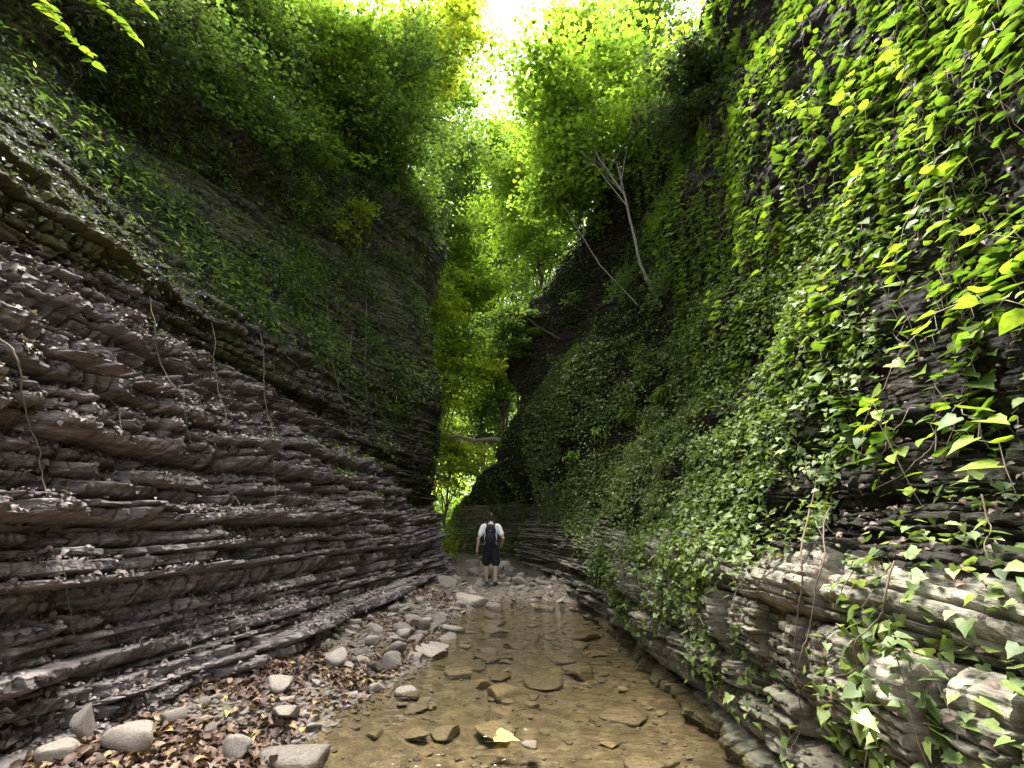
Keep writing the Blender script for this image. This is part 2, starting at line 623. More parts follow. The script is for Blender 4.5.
A4 = [(-2.0, -.5), (-2.0, .3), (-2.1, .9), (-2.4, 1.6), (-2.7, 2.1), (-2.5, 3.2), (-2.5, 5.0), (-3.2, 7.8), (-5.4, 10.6), (-45, 14)]
A5 = [(x - (1.9 if k < 9 else 0), z) for k, (x, z) in enumerate(A4)]
A6 = [(-7, -.5), (-7.2, .3), (-7.4, .9), (-7.6, 1.6), (-8, 2.1), (-8.2, 3), (-8.6, 4.5), (-9.5, 6), (-11, 8), (-45, 12)]
LK = [(-6, A00), (3.3, A00), (5.2, A0), (9, A1), (11, A2), (12.4, A3), (14, A4), (15.3, A5), (17.5, A6), (46, A6)]
ysL = y_samples(-6, 34)
tL, BL, NL, YL = base_surface(LK, ysL, [30, 110, 150, 70, 60, 90, 130, 70, 24], 1)
zz = BL[..., 1]
dL, bi, bf, bh = strata(YL, zz, 3, .05, .22, dip=.012, warp=.16)
# a few wide master ledges on top of the thin beds
dL2, _, _, _ = strata(YL, zz, 9, .22, .7, dip=.012, warp=.16)
ampL = np.interp(tL, [0, 1, 3, 4, 5, 6, 7.5, 8, 9], [.18, .42, .46, .46, .28, .20, .18, .2, .5])[None]
rough = .07 * (fbm(YL * 4, zz * 9, o=4) - .5) + .30 * (fbm(YL * .8, zz * .9, 5.0, o=4) - .5) * np.interp(tL, [0, 3, 5, 9], [.6, .7, 1.0, 3])[None]
D = ampL * (dL * .95 + dL2 * .9 - .5) + rough + .025 * (fbm(YL * 13, zz * 30, o=3) - .5)
PL = np.stack([BL[..., 0] + NL[..., 0] * D, YL + .04 * (fbm(YL * 3, zz * 5, 9.0) - .5), BL[..., 1] + NL[..., 1] * D * .55], -1)
SL = Surf(PL, 1)
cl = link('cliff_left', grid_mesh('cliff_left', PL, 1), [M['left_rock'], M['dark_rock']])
tag(cl, 'dark purplish layered rock wall on the left side of the gorge', kind='structure')
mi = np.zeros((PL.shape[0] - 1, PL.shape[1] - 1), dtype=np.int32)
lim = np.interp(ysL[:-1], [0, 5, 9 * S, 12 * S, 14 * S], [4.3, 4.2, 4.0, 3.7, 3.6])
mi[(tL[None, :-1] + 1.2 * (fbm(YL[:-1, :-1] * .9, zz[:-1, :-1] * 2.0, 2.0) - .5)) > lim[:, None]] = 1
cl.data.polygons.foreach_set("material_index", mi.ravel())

# --- right cliff
B0 = [(1.8, -.5), (1.74, .28), (1.75, 1.0), (2.15, 1.5), (2.6, 2.2), (3.2, 4.0), (3.85, 7.0), (4.6, 10.5), (7, 14), (45, 17)]
B1 = [(1.66, -.5), (1.6, .28), (1.6, .9), (1.95, 1.3), (2.4, 2.0), (3.2, 4.0), (3.5, 6.3), (4.0, 9.4), (7, 12), (45, 15)]
B2 = [(1.35, -.5), (1.4, .3), (1.55, .9), (1.85, 1.4), (2.2, 2.0), (2.85, 3.6), (2.9, 5.6), (3.3, 8.6), (5.5, 11), (45, 14)]
B3 = [(.9, -.5), (.95, .3), (1.05, .9), (1.2, 1.4), (1.35, 2.0), (1.2, 3.2), (1.15, 5.0), (2.0, 7.0), (4, 10), (45, 14)]
B4 = [(.25, -.5), (.25, .3), (.3, .9), (.35, 1.4), (.4, 2.0), (-.05, 2.7), (-.35, 3.6), (.35, 4.8), (3, 8.5), (45, 13)]
B5 = [(1.0, -.5), (1.0, .3), (1.0, .9), (1.1, 1.4), (1.2, 2.0), (1.2, 2.7), (1.2, 3.7), (1.8, 4.8), (5, 8), (45, 12)]
B6 = [(-.6, -.5), (-.6, .3), (-.5, .9), (-.4, 1.4), (-.3, 2.0), (-.1, 2.7), (.2, 3.6), (1.2, 4.6), (5, 7), (45, 12)]
B7 = [(-2.6, -.5), (-2.6, .3), (-2.5, .8), (-2.3, 1.3), (-2.1, 1.9), (-1.8, 2.5), (-1.2, 3.3), (.3, 4.2), (5, 6), (45, 11)]
B8 = [(-3.0, -.5), (-3.0, .3), (-2.9, .8), (-2.7, 1.3), (-2.4, 1.9), (-1.8, 2.5), (-1.0, 3.0), (.5, 3.8), (5, 5), (45, 10)]
RK = [(-6, B0), (4, B0), (7.5, B1), (10.5, B2), (13, B3), (14.4, B4), (15.6, B5), (17.4, B6), (19, B7), (21, B8), (46, B8)]
ysR = y_samples(-6, 34)
tR, BR, NR, YR = base_surface(RK, ysR, [30, 110, 80, 70, 100, 100, 90, 60, 24], -1)
zr = BR[..., 1]
d1, _, _, _ = strata(YR, zr, 21, .20, .60, dip=.01, warp=.14)
d2, _, _, _ = strata(YR, zr, 25, .03, .09, dip=.01, warp=.14)
ampR = np.interp(tR, [0, 1, 3, 4, 5, 7, 9], [.2, .42, .40, .22, .16, .2, .5])[None]
farR = sstep(8.5, 11, YR)                         # thinner beds round the bend behind the walker
D = ampR * ((d1 * (1 - .6 * farR) + d2 * (.20 + .7 * farR)) - .45) + .03 * (fbm(YR * 14, zr * 24, o=3) - .5) + .06 * (fbm(YR * 4, zr * 6, 3.0, o=4) - .5) + .35 * (fbm(YR * .7, zr * .8, 8.0, o=4) - .5) * np.interp(tR, [0, 2, 5, 9], [.6, .9, 1.6, 3])[None]
PR = np.stack([BR[..., 0] + NR[..., 0] * D, YR + .04 * (fbm(YR * 3, zr * 5, 4.0) - .5), BR[..., 1] + NR[..., 1] * D * .55], -1)
SR = Surf(PR, -1)
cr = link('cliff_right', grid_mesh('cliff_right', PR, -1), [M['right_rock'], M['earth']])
tag(cr, 'pale ledged rock wall overgrown with ivy on the right side of the gorge', kind='structure')
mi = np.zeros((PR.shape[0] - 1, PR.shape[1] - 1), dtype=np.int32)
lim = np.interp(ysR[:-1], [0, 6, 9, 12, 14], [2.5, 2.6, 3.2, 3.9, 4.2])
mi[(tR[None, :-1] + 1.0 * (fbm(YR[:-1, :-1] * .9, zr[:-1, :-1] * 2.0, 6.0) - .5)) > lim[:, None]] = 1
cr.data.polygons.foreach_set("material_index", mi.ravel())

# ------------------------------------------------------------------ stream bed, gravel bank, water
def bank_x(y):
    return np.interp(y, np.array([-6, 2.5, 3.6, 4.2, 5.2, 6.8, 8.6, 9.6, 10.4]) * S, np.array([-1.9, -1.75, -1.62, -1.55, -1.25, -.98, -.95, -.8, -.6]) * S)


def bed_z(x, y):
    xl = bank_x(y) + .16 * (fbm(y * 1.6, 0, 5.0, o=3) - .5) * 2
    left = np.clip((xl - x), 0, 3)
    z = np.where(x < xl, .30 * (1 - np.exp(-left * 1.1)), -.17 * (1 - np.exp(-(x - xl) * 1.6)))
    far = sstep(9.1 * S, 10.3 * S, y + .8 * (fbm(x * .8, y * .8, 1.0, o=2) - .5))
    z = z * (1 - far) + far * (.13 + .02 * (y - 10.5))
    z = z + .05 * (fbm(x * 2.2, y * 2.2, 4.0, o=4) - .5) + .035 * (fbm(x * 7, y * 7, 2.0, o=3) - .5)
    ter = fbm(x * 1.1 + .4 * y, y * 1.9 - .3 * x, 9.0, o=3) * 5
    z = z + .022 * (sstep(.45, .75, ter - np.floor(ter)) + np.floor(ter) - 2)
    return z


yb = y_samples(-6, 40, .006, 2.6)
xb = np.concatenate([[-30, -12, -8], np.linspace(-5.6, -3.2, 20), np.linspace(-3.18, 2.4, 330), np.linspace(2.45, 5, 12), [8, 14, 30]])
Xb, Yb = np.meshgrid(xb, yb)
PB = np.stack([Xb, Yb, bed_z(Xb, Yb)], -1)
g = link('stream_bed', grid_mesh('stream_bed', PB, -1), M['bed'])
tag(g, 'brown stony stream bed on the gorge floor', kind='structure')
SB = Surf(PB, 1)
SB.Nn = -SB.Nn
SB.nc = -SB.nc

gv = np_mesh('ground', np.array([(-220, -120, -.9), (220, -120, -.9), (220, 300, -.9), (-220, 300, -.9)]), np.array([(0, 1, 2, 3)]))
tag(link('ground', gv, M['soil']), 'dark soil under the gorge', kind='structure')

# far wooded hillside that closes the view up the gorge
hx, hy = np.meshgrid(np.linspace(-90, 90, 120), np.linspace(34, 130, 60))
hz = -.5 + 58 * sstep(36, 120, hy + 8 * (fbm(hx * .05, hy * .05, o=3) - .5)) + 3 * (fbm(hx * .12, hy * .12, 7.0) - .5)
tag(link('hill', grid_mesh('hill', np.stack([hx, hy, hz], -1), -1), M['hill']), 'green wooded hillside beyond the gorge', kind='structure')

HP = np.stack([hx, hy, hz], -1)
SH = Surf(HP, 1)
wh = (np.abs(SH.mid[..., 0] + 2) < 14 + .3 * (SH.mid[..., 1] - 34)) * 1.0 / (SH.mid[..., 1] - 20) ** 1.5
p, nn = SH.pick(wh, 1500, np.random.default_rng(5))
rr = np.random.default_rng(6)
gw = Geo()
k = 36
c = np.repeat(p + np.array([0, 0, 2.0]) * rr.uniform(.5, 1.6, (1500, 1)), k, 0)
q = norm(rr.normal(size=(1500 * k, 3))) * rr.uniform(.8, 1.0, (1500 * k, 1)) * np.repeat(rr.uniform(1.0, 2.4, (1500, 1)), k, 0) * np.array([1, 1, .8])
leaves(gw, c + q, np.array([0, -.2, 1.]) + rr.normal(size=q.shape) * .5, q + rr.normal(size=q.shape), rr.uniform(.35, .7, len(q)), T_SIMPLE, np.clip(np.repeat(rr.normal(.5, .25, 1500), k) + rr.normal(size=len(q)) * .12, 0, 1))
tag(link('far_woods', gw.mesh('far_woods'), M['leaf_bright']), 'distant green woods on the hillside beyond the gorge', kind='stuff')

# water
m, nt, out = new_mat('water')
tcn = N(nt, "ShaderNodeTexCoord")
wv = noise_tex(nt, mapping(nt, tcn.outputs['Object'], (1.0, 2.2, 1)), 4.5, 3, .5)
wv2 = noise_tex(nt, mapping(nt, tcn.outputs['Object'], (1.2, 1.9, 1)), 13, 2, .4)
ad = N(nt, "ShaderNodeMath", operation='ADD')
mu_ = N(nt, "ShaderNodeMath", operation='MULTIPLY')
mu_.inputs[1].default_value = .25
nt.links.new(wv2, mu_.inputs[0])
nt.links.new(wv, ad.inputs[0])
nt.links.new(mu_.outputs[0], ad.inputs[1])
bp = N(nt, "ShaderNodeBump")
bp.inputs['Strength'].default_value = .6
bp.inputs['Distance'].default_value = .05
nt.links.new(ad.outputs[0], bp.inputs['Height'])
fr = N(nt, "ShaderNodeFresnel")
fr.inputs['IOR'].default_value = 1.5
nt.links.new(bp.outputs[0], fr.inputs['Normal'])
gl = N(nt, "ShaderNodeBsdfGlossy")
gl.inputs['Roughness'].default_value = .04
gl.inputs['Color'].default_value = (1, 1, 1, 1)
nt.links.new(bp.outputs[0], gl.inputs['Normal'])
tp = N(nt, "ShaderNodeBsdfTransparent")
tp.inputs['Color'].default_value = (.87, .82, .69, 1)
mx = N(nt, "ShaderNodeMixShader")
nt.links.new(fr.outputs[0], mx.inputs[0])
nt.links.new(tp.outputs[0], mx.inputs[1])
nt.links.new(gl.outputs[0], mx.inputs[2])
nt.links.new(mx.outputs[0], out.inputs['Surface'])
M['water'] = m
wx, wy = np.meshgrid(np.linspace(-2.6, 2.2, 30), np.linspace(-6, 12.2, 90))
tag(link('water', grid_mesh('water', np.stack([wx, wy, np.zeros_like(wx)], -1), -1), M['water']), 'shallow clear brown stream water', kind='structure')

# ------------------------------------------------------------------ stones
import bmesh


def rock_mesh(name, seed, flat=.5, cuts=9, sub=3, lump=.07):
    r = np.random.default_rng(seed)
    bm = bmesh.new()
    bmesh.ops.create_icosphere(bm, subdivisions=sub, radius=1)
    me = bpy.data.meshes.new(name)
    bm.to_mesh(me)
    bm.free()
    n = len(me.vertices)
    co = np.empty(n * 3, dtype=f32)
    me.vertices.foreach_get("co", co)
    V = co.reshape(-1, 3).astype(np.float64)
    for k in range(cuts):
        d = norm(r.normal(size=3) * np.array([1, 1, .7]))
        h = r.uniform(.42, .76)
        e = V @ d - h
        V = V - np.clip(e, 0, None)[:, None] * d * .93
    for s in (1, -1):                                   # flat bedding faces
        e = V[:, 2] * s - r.uniform(.45, .6)
        V[:, 2] -= s * np.clip(e, 0, None) * .9
    V = V * (1 + lump * (fbm(V[:, 0] * 2.5 + seed, V[:, 1] * 2.5, V[:, 2] * 2.5, o=3) - .5)[:, None] * 2)
    V = V * np.array([1, r.uniform(.65, .9), flat])
    V /= np.abs(V[:, 0]).max()
    me.vertices.foreach_set("co", V.astype(f32).ravel())
    me.polygons.foreach_set("use_smooth", np.ones(len(me.polygons), dtype=bool))
    me.update()
    return me


ROCKS = [rock_mesh('stone', 100 + k, flat=[.42, .55, .65, .38, .5, .72, .45, .6][k], cuts=[7, 9, 11, 8, 12, 10, 9, 7][k]) for k in range(8)]
SLABS = [rock_mesh('slab', 140 + k, flat=[.22, .28, .18, .25][k], cuts=8) for k in range(4)]
WET = [me.copy() for me in ROCKS + SLABS]
for me in ROCKS + SLABS:
    me.materials.append(M['stone'])
for me in WET:
    me.materials.append(M['wet_stone'])


def stone(name, me, loc, size, rot, label, group=None, cat='stone', sink=.3):
    o = bpy.data.objects.new(name, me)
    C.objects.link(o)
    o.scale = size if hasattr(size, '__len__') else (size, size, size)
    o.rotation_euler = rot
    o.location = loc
    return tag(o, label, cat, group)


def ground_at(u, v):
    p, _ = SB.hit(u, v)
    return p


big = [  # u, v (foot), half length m, mesh, rotation, lift, label
    (132, 748, .185, ROCKS[2], (.1, .1, .4), .10, 'large rounded greenish grey boulder at the foot of the left ledges'),
    (82, 742, .15, ROCKS[3], (.3, 1.25, .2), .12, 'upright pale grey slab leaning beside the rounded boulder'),
    (48, 764, .13, ROCKS[1], (.2, .1, 1.2), .06, 'pale grey stone left of the upright slab, cut by the picture edge'),
    (282, 688, .15, ROCKS[4], (.1, .2, .3), .07, 'mossy brownish angular stone among red leaves on the bank'),
    (285, 722, .17, ROCKS[0], (.25, .35, 2.2), .07, 'flat grey angular slab tilted on the leafy bank by the water'),
    (290, 758, .30, SLABS[1], (.05, .08, .5), .04, 'wide mossy ochre slab half under water at the near bank'),
    (236, 758, .10, ROCKS[7], (1.1, .3, .3), .06, 'small yellowish upright stone beside the wide ochre slab'),
    (338, 660, .16, ROCKS[4], (.15, -.3, .6), .09, 'pale blocky stone standing out of the grey bank stones'),
    (376, 666, .15, ROCKS[3], (.4, .3, 2.0), .06, 'dark slanting slab beside the pale blocky stone'),
    (392, 664, .12, ROCKS[7], (.9, .2, .9), .06, 'pale tilted stone at the water edge by the dark slab'),
    (412, 694, .17, ROCKS[6], (.05, .05, .1), .03, 'grey ridged stone standing alone in the stream'),
    (465, 641, .12, SLABS[1], (.0, .1, .1), .02, 'small flat stone breaking the water near midstream'),
    (432, 649, .25, SLABS[0], (.05, .1, -.15), .03, 'long flat grey slab at the edge of the bank'),
    (372, 640, .14, ROCKS[1], (.1, .1, 1.6), .06, 'rounded dark stone on the upper bank under the ledges'),
    (470, 598, .42, SLABS[1], (.15, .1, -.25), .08, 'broad pale slab with a dark front below the walker'),
    (570, 578, .40, ROCKS[3], (.2, -.1, .5), .08, 'pale cracked boulder right of the walker at the water edge'),
    (520, 578, .30, ROCKS[0], (.3, .5, .3), .07, 'pale upright block just right of the walker'),
    (498, 606, .26, ROCKS[6], (.1, .2, -.4), .05, 'low grey stone at the head of the pool'),
    (436, 572, .34, SLABS[3], (.1, .0, .3), .07, 'yellowish flat slab by the left corner of the ledges'),
    (545, 604, .30, SLABS[0], (.0, .1, .2), .02, 'flat brown slab lying just above the pool surface'),
]
taken = []
for u, v, s, me, rot, lift, lab in big:
    p = ground_at(u, v)
    stone('boulder' if s > .17 else 'stone', me, (p[0], p[1], p[2] + lift), s * 1.0, rot, lab)
    taken.append((p[0], p[1], s))


def free(x, y, s, k=.75):
    for a, b, c in taken:
        if (a - x) ** 2 + (b - y) ** 2 < ((c + s) * k) ** 2:
            return False
    return True


r = np.random.default_rng(31)


def strew(n, xr, yr, cond, smin, smax, meshes, name, label, group, lift=.12, tilt=.35, k=.72):
    got = tries = 0
    while got < n and tries < n * 60:
        tries += 1
        y = r.uniform(*yr)
        x = r.uniform(*xr)
        if not cond(x, y):
            continue
        s = smin * (smax / smin) ** (r.random() ** 1.8)
        if not free(x, y, s, k):
            continue
        taken.append((x, y, s))
        z = float(bed_z(np.array([x]), np.array([y]))[0])
        stone(name, meshes[r.integers(len(meshes))], (x, y, z + s * lift), (s, s * r.uniform(.8, 1.1), s * r.uniform(.8, 1.2)),
              (r.normal() * tilt, r.normal() * tilt, r.uniform(0, 6.28)), label, group)
        got += 1


def on_bank(x, y):
    xl = bank_x(y)
    wl = -2.45 * S if y < 5 * S else np.interp(y, [5 * S, 9 * S, 11 * S], [-2.45 * S, -2.15 * S, -1.95 * S])
    return wl < x < xl + .12 and y < 9.9 * S


strew(170, (-2.9, -.6), (5.6, 10.8), on_bank, .05, .24, ROCKS + SLABS, 'stone', 'small angular grey stone lying among others on the left bank', 'stones on the left bank', k=.5)
strew(80, (-2.9, -1.2), (2.6, 6.6), on_bank, .04, .13, ROCKS + SLABS, 'stone', 'small stone half buried in red leaves on the near left bank', 'stones in the leaf litter', k=.5)
strew(70, (-1.9, 1.3), (10.2, 13.5), lambda x, y: not (-.75 < x < -.3 and 11.2 < y < 12.0), .08, .36, ROCKS + SLABS + SLABS, 'stone', 'rough pale stone lying among others around the walker', 'stones around the walker', k=.62)
strew(130, (-1.5, 1.7), (2.6, 9.8), lambda x, y: x > bank_x(y) + .25 and x < 1.55, .07, .30, WET[8:] + WET[:1] + WET[8:], 'submerged_stone', 'flat brown stone lying under the clear stream water', 'flat stones under the water', lift=.12, tilt=.08, k=.5)
strew(22, (-2.6, .2), (13.6, 18), lambda x, y: True, .12, .4, ROCKS, 'stone', 'dim stone on the gorge floor beyond the walker', 'stones beyond the walker')

# gravel: thousands of pebbles as one piece of stuff
gg = Geo()
bm = bmesh.new()
bmesh.ops.create_icosphere(bm, subdivisions=1, radius=1)
ICO_V = np.array([v.co[:] for v in bm.verts])
ICO_F = np.array([[v.index for v in f.verts] for f in bm.faces])
bm.free()
n = 15000
wgt = np.zeros(SB.area.shape)
mx_, my_, mz_ = SB.mid[..., 0], SB.mid[..., 1], SB.mid[..., 2]
xl = bank_x(my_)
inb = (mx_ > -2.95) & (mx_ < 1.6) & (my_ > 1.5) & (my_ < 15)
wgt[inb & (mx_ < xl + .25)] = 1.0
wgt[inb & (my_ > 10.2)] = .8
wgt[inb & (mx_ >= xl + .25) & (my_ <= 10.2)] = .09
wgt *= 1 / (1 + .015 * my_ ** 2)
gp, _ = SB.pick(wgt, n, r)
gs = .010 + .035 * r.random(n) ** 2.5
jit = 1 + .35 * r.normal(size=(n, len(ICO_V), 1)) * .5
V = ICO_V[None] * jit * (gs[:, None, None] * np.stack([r.uniform(.8, 1.4, n), r.uniform(.7, 1.1, n), r.uniform(.35, .8, n)], -1)[:, None])
an = r.uniform(0, 6.28, n)
ca, sa = np.cos(an)[:, None], np.sin(an)[:, None]
V = np.stack([V[..., 0] * ca - V[..., 1] * sa, V[..., 0] * sa + V[..., 1] * ca, V[..., 2]], -1) + gp[:, None]
gg.add(V.reshape(-1, 3), (np.arange(n)[:, None, None] * len(ICO_V) + ICO_F[None]).reshape(-1, 3))
tag(link('gravel', gg.mesh('gravel', False), M['gravel']), 'grey gravel and pebbles along the stream', kind='stuff')

# ------------------------------------------------------------------ leaf litter
gl_ = Geo()
w = np.clip(SL.nc[..., 2] * 1.5 + .45, 0, 1) * (SL.mid[..., 2] < 3.9) * (SL.mid[..., 1] > .8) * (SL.mid[..., 1] < 14) * (SL.mid[..., 2] > .1)
w = w * np.clip(fbm(SL.mid[..., 1] * 1.1, SL.mid[..., 2] * 2.5, 3.0, o=3) * 2.6 - .75, .03, 1) / (1 + .02 * SL.mid[..., 1] ** 2)
p, nn = SL.pick(w, 48000, r)
k = len(p)
litter(gl_, p + nn * .018 + r.normal(size=(k, 3)) * .006, nn * .6 + np.array([.15, 0, .7]) + r.normal(size=(k, 3)) * .45, r.normal(size=(k, 3)), .022 + .045 * r.random(k) ** 1.5, r.random(k) ** 1.1 * .9)
tag(link('leaf_litter', gl_.mesh('leaf_litter'), M['litter']), 'dry purplish fallen leaves and chips on the left ledges', kind='stuff')
gl_ = Geo()
wb = np.zeros(SB.area.shape)
wb[(mx_ > -3.0) & (mx_ < xl + .02) & (my_ > 1.5) & (my_ < 11)] = 1
wb *= np.where(my_ < 6.2, 1.0, .25) * np.clip(fbm(mx_ * 1.6, my_ * 1.6, 6.0, o=2) * 2.2 - .5, .1, 1)
p, nn = SB.pick(wb, 12000, r)
k = len(p)
litter(gl_, p + np.array([0, 0, .018]) + r.normal(size=(k, 3)) * .012, np.array([0, 0, 1.0]) + r.normal(size=(k, 3)) * .4, r.normal(size=(k, 3)), .04 + .06 * r.random(k), r.random(k))
w = (SR.nc[..., 2] > -.1) * (SR.mid[..., 2] > .3) * (SR.mid[..., 2] < 4.5) * (SR.mid[..., 1] > .9) * (SR.mid[..., 1] < 13) / (1 + .02 * SR.mid[..., 1] ** 2)
p, nn = SR.pick(w, 4500, r)
k = len(p)
litter(gl_, p + nn * .03, nn * .6 + np.array([-.1, 0, .6]) + r.normal(size=(k, 3)) * .5, r.normal(size=(k, 3)), .02 + .035 * r.random(k), r.random(k) * .5)
tag(link('leaf_litter', gl_.mesh('leaf_litter'), M['bank_litter']), 'reddish brown fallen leaves on the bank and the right ledges', kind='stuff')

# ------------------------------------------------------------------ ivy and undergrowth (ground cover)
def cover(name, surf, w, n, tmpl, smin, smax, mat, label, off=(.01, .09), up=.8, out_=.6, jit=.45, tipd=(0, 0, -1), rpow=1.3, clump=None):
    geo = Geo()
    p, nn = surf.pick(w, n, r)
    k = len(p)
    d = off[0] + (off[1] - off[0]) * r.random((k, 1))
    pos = p + nn * d + r.normal(size=(k, 3)) * .015
    nr = nn * out_ + np.array([0, 0, up]) + r.normal(size=(k, 3)) * jit
    tip = np.array(tipd) + nn * .5 + r.normal(size=(k, 3)) * .5
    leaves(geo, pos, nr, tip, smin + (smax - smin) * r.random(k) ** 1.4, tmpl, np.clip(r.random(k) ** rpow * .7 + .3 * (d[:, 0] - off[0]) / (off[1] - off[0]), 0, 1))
    return tag(link(name, geo.mesh(name), mat), label, kind='stuff')


mR = SR.mid
zR_, yR_, xR_ = mR[..., 2], mR[..., 1], mR[..., 0]
cl_n = fbm(yR_ * 1.3, zR_ * 1.3, 2.0, o=3)
# small-leaved ivy carpet on the middle slope
foot = np.interp(yR_, [0, 4.2, 5.0, 6.0, 7.5, 10, 14], [1.5, 1.3, .85, .35, .25, .75, 1.7])
w = (zR_ > foot) * (zR_ < 4.3 + .2 * yR_) * (yR_ > 3.4) * (yR_ < 15) * np.clip(cl_n * 6 - 2.3, .06, 1)
cover('ivy', SR, w, 80000, T_IVY, .035, .075, M['ivy'], 'dense small leaved ivy carpeting the right slope', off=(.01, .16))
# sparse ivy over the near ledges
w = (zR_ > .25) * (zR_ < 1.9) * (yR_ > 1.0) * (yR_ < 5.5) * np.clip(fbm(yR_ * 1.7, zR_ * .5, 8.0, o=2) * 5 - 2.5, 0, 1)
cover('ivy', SR, w, 1500, T_IVY, .045, .085, M['ivy'], 'sparse trailing ivy over the pale ledges low on the right', off=(.02, .10))
# moss-dark creepers on the right buttress and the top
w = (yR_ > 7) * (yR_ < 20) * (zR_ > 2.2) * (zR_ < 14) * np.clip(cl_n * 5 - 2.2, .02, 1)
cover('ivy', SR, w, 30000, T_SIMPLE, .05, .10, M['leaf_dark'], 'dark creepers on the mossy buttress at the right', off=(.01, .12))
w = (yR_ > 9.5) * (yR_ < 16.5) * (zR_ > 3.2) * (zR_ < 11) * np.clip(cl_n * 5 - 1.6, .25, 1)
cover('creeper', SR, w, 20000, T_BROAD, .04, .085, M['leaf_mid'], 'small leaved creepers over the nose of the right buttress', off=(.01, .10))
w = (yR_ > 15.5) * (yR_ < 24) * (zR_ > .4) * (zR_ < 6) * np.clip(cl_n * 5 - 1.8, .05, 1)
cover('ivy', SR, w, 12000, T_IVY, .06, .12, M['leaf_mid'], 'ivy on the far rock at the end of the passage', off=(.01, .15))

mL = SL.mid
zL_, yL_ = mL[..., 2], mL[..., 1]
clL = fbm(yL_ * 1.0, zL_ * 1.4, 12.0, o=4)
tg = np.broadcast_to(tL[None, :-1], zL_.shape)
w = (tg > 4.3) * (tg < 8.2) * (yL_ > .8) * (yL_ < 11.5) * np.clip(clL * 5 - 1.9, .22, 1) * (.6 + sstep(3.5, 7, zL_)) * np.clip(SL.nc[..., 2] + .5, 0.05, 1)
geo = Geo()
p, nn = SL.pick((tg > 4.2) * (tg < 8) * (yL_ > .8) * (yL_ < 11) * (SL.nc[..., 2] > -.1) / (1 + .02 * yL_ ** 2), 42000, r)
k = len(p)
leaves(geo, p + nn * .02, nn * .7 + np.array([.1, 0, .5]) + r.normal(size=(k, 3)) * .4, r.normal(size=(k, 3)), .02 + .035 * r.random(k) ** 1.5, T_SIMPLE, r.random(k) ** 1.8 * .85)
tag(link('leaf_litter', geo.mesh('leaf_litter'), M['litter']), 'brown fallen leaves caught on the dim upper left slope', kind='stuff')
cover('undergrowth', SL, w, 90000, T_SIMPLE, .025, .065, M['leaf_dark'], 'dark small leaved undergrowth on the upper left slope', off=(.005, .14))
w = (tg > 4.4) * (tg < 8.5) * (yL_ > 9.5) * (yL_ < 17) * np.clip(clL * 5 - 2.3, .01, 1)
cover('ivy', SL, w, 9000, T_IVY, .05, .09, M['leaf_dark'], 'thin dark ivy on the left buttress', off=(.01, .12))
w = (tg > 2.6) * (tg < 4.4) * (yL_ > 4) * (yL_ < 14) * np.clip(fbm(yL_ * 1.6, zL_ * 2, 30.0, o=3) * 6 - 3.3, 0, 1) * (SL.nc[..., 2] > .2)
cover('ivy', SL, w, 2600, T_IVY, .03, .06, M['ivy'], 'scattered ivy on the upper ledges of the left wall', off=(.01, .08))
w = (tg > 5.5) * (tg < 8.5) * (yL_ > 3) * (yL_ < 13) * np.clip(clL * 5 - 2.1, .12, 1) * sstep(3.0, 6.5, yL_)
cover('undergrowth', SL, w, 42000, T_LONG, .06, .15, M['leaf_mid'], 'green bushy undergrowth along the top of the left slope', off=(.05, .45))

# large-leaved climber mass on the near right face: strands hanging off the wall with tiers of leaves
geo = Geo()
stems = Geo()


def strand(geo, stems, p0, nn, L, size, r, sway=.25, rv=None, step=.075, both=True):
    m_ = max(4, int(L / step))
    t = np.linspace(0, 1, m_)[:, None]
    side = np.array([0, 1.0, 0]) * r.normal() * sway
    out_ = norm(nn + np.array([0, 0, .3]))
    P = p0 + out_ * (.05 + .30 * L * t * (1 - .75 * t)) + np.array([0, 0, -1]) * L * t ** 1.4 + side * t * L + .02 * r.normal(size=(m_, 3))
    stems.tube(P, np.linspace(.004, .0018, m_), 3)
    sgn = np.where(np.arange(m_) % 2, 1, -1)[:, None]
    lat = norm(np.cross(out_, [0, 0, 1.0]))
    tip = lat * sgn * .8 + out_ * .7 + np.array([0, 0, -.35]) + r.normal(size=(m_, 3)) * .35
    nr = np.array([0, 0, .9]) + out_ * .45 + r.normal(size=(m_, 3)) * .33
    v = (r.random() * .5 + r.random(m_) * .5) if rv is None else np.clip(rv + r.normal(size=m_) * .15, 0, 1)
    leaves(geo, P + tip * .02, nr, tip, size * r.uniform(.65, 1.15, m_), T_OVATE if r.random() < .6 else T_IVY, v)
    return P


line = np.interp(yR_, [0.5, 2.5, 4, 5.5, 7, 9], [1.5, 1.6, 1.8, 2.2, 3.2, 5.0])       # lower rim of the climber
w = (zR_ > line + .5) * (zR_ < 13.5) * (yR_ > .9) * (yR_ < 8.2 + .35 * (zR_ - 4)) * np.clip(fbm(yR_ * .9, zR_ * .9, 41.0, o=3) * 5 - 1.4, .32, 1) / (1 + .010 * yR_ ** 2)
pp, nn = SR.pick(w, 4200, r)
for a, b in zip(pp, nn):
    strand(geo, stems, a, b, r.uniform(.35, 1.1), .06 + .10 * r.random() ** 1.4, r)
tag(link('climber_foliage', geo.mesh('climber_foliage'), M['vine_leaf']), 'mass of bright broad leaved climber covering the near right face', kind='stuff')
tag(link('climber_stems', stems.mesh('climber_stems'), M['twig']), 'thin tangled climber stems behind the bright leaves', kind='stuff')

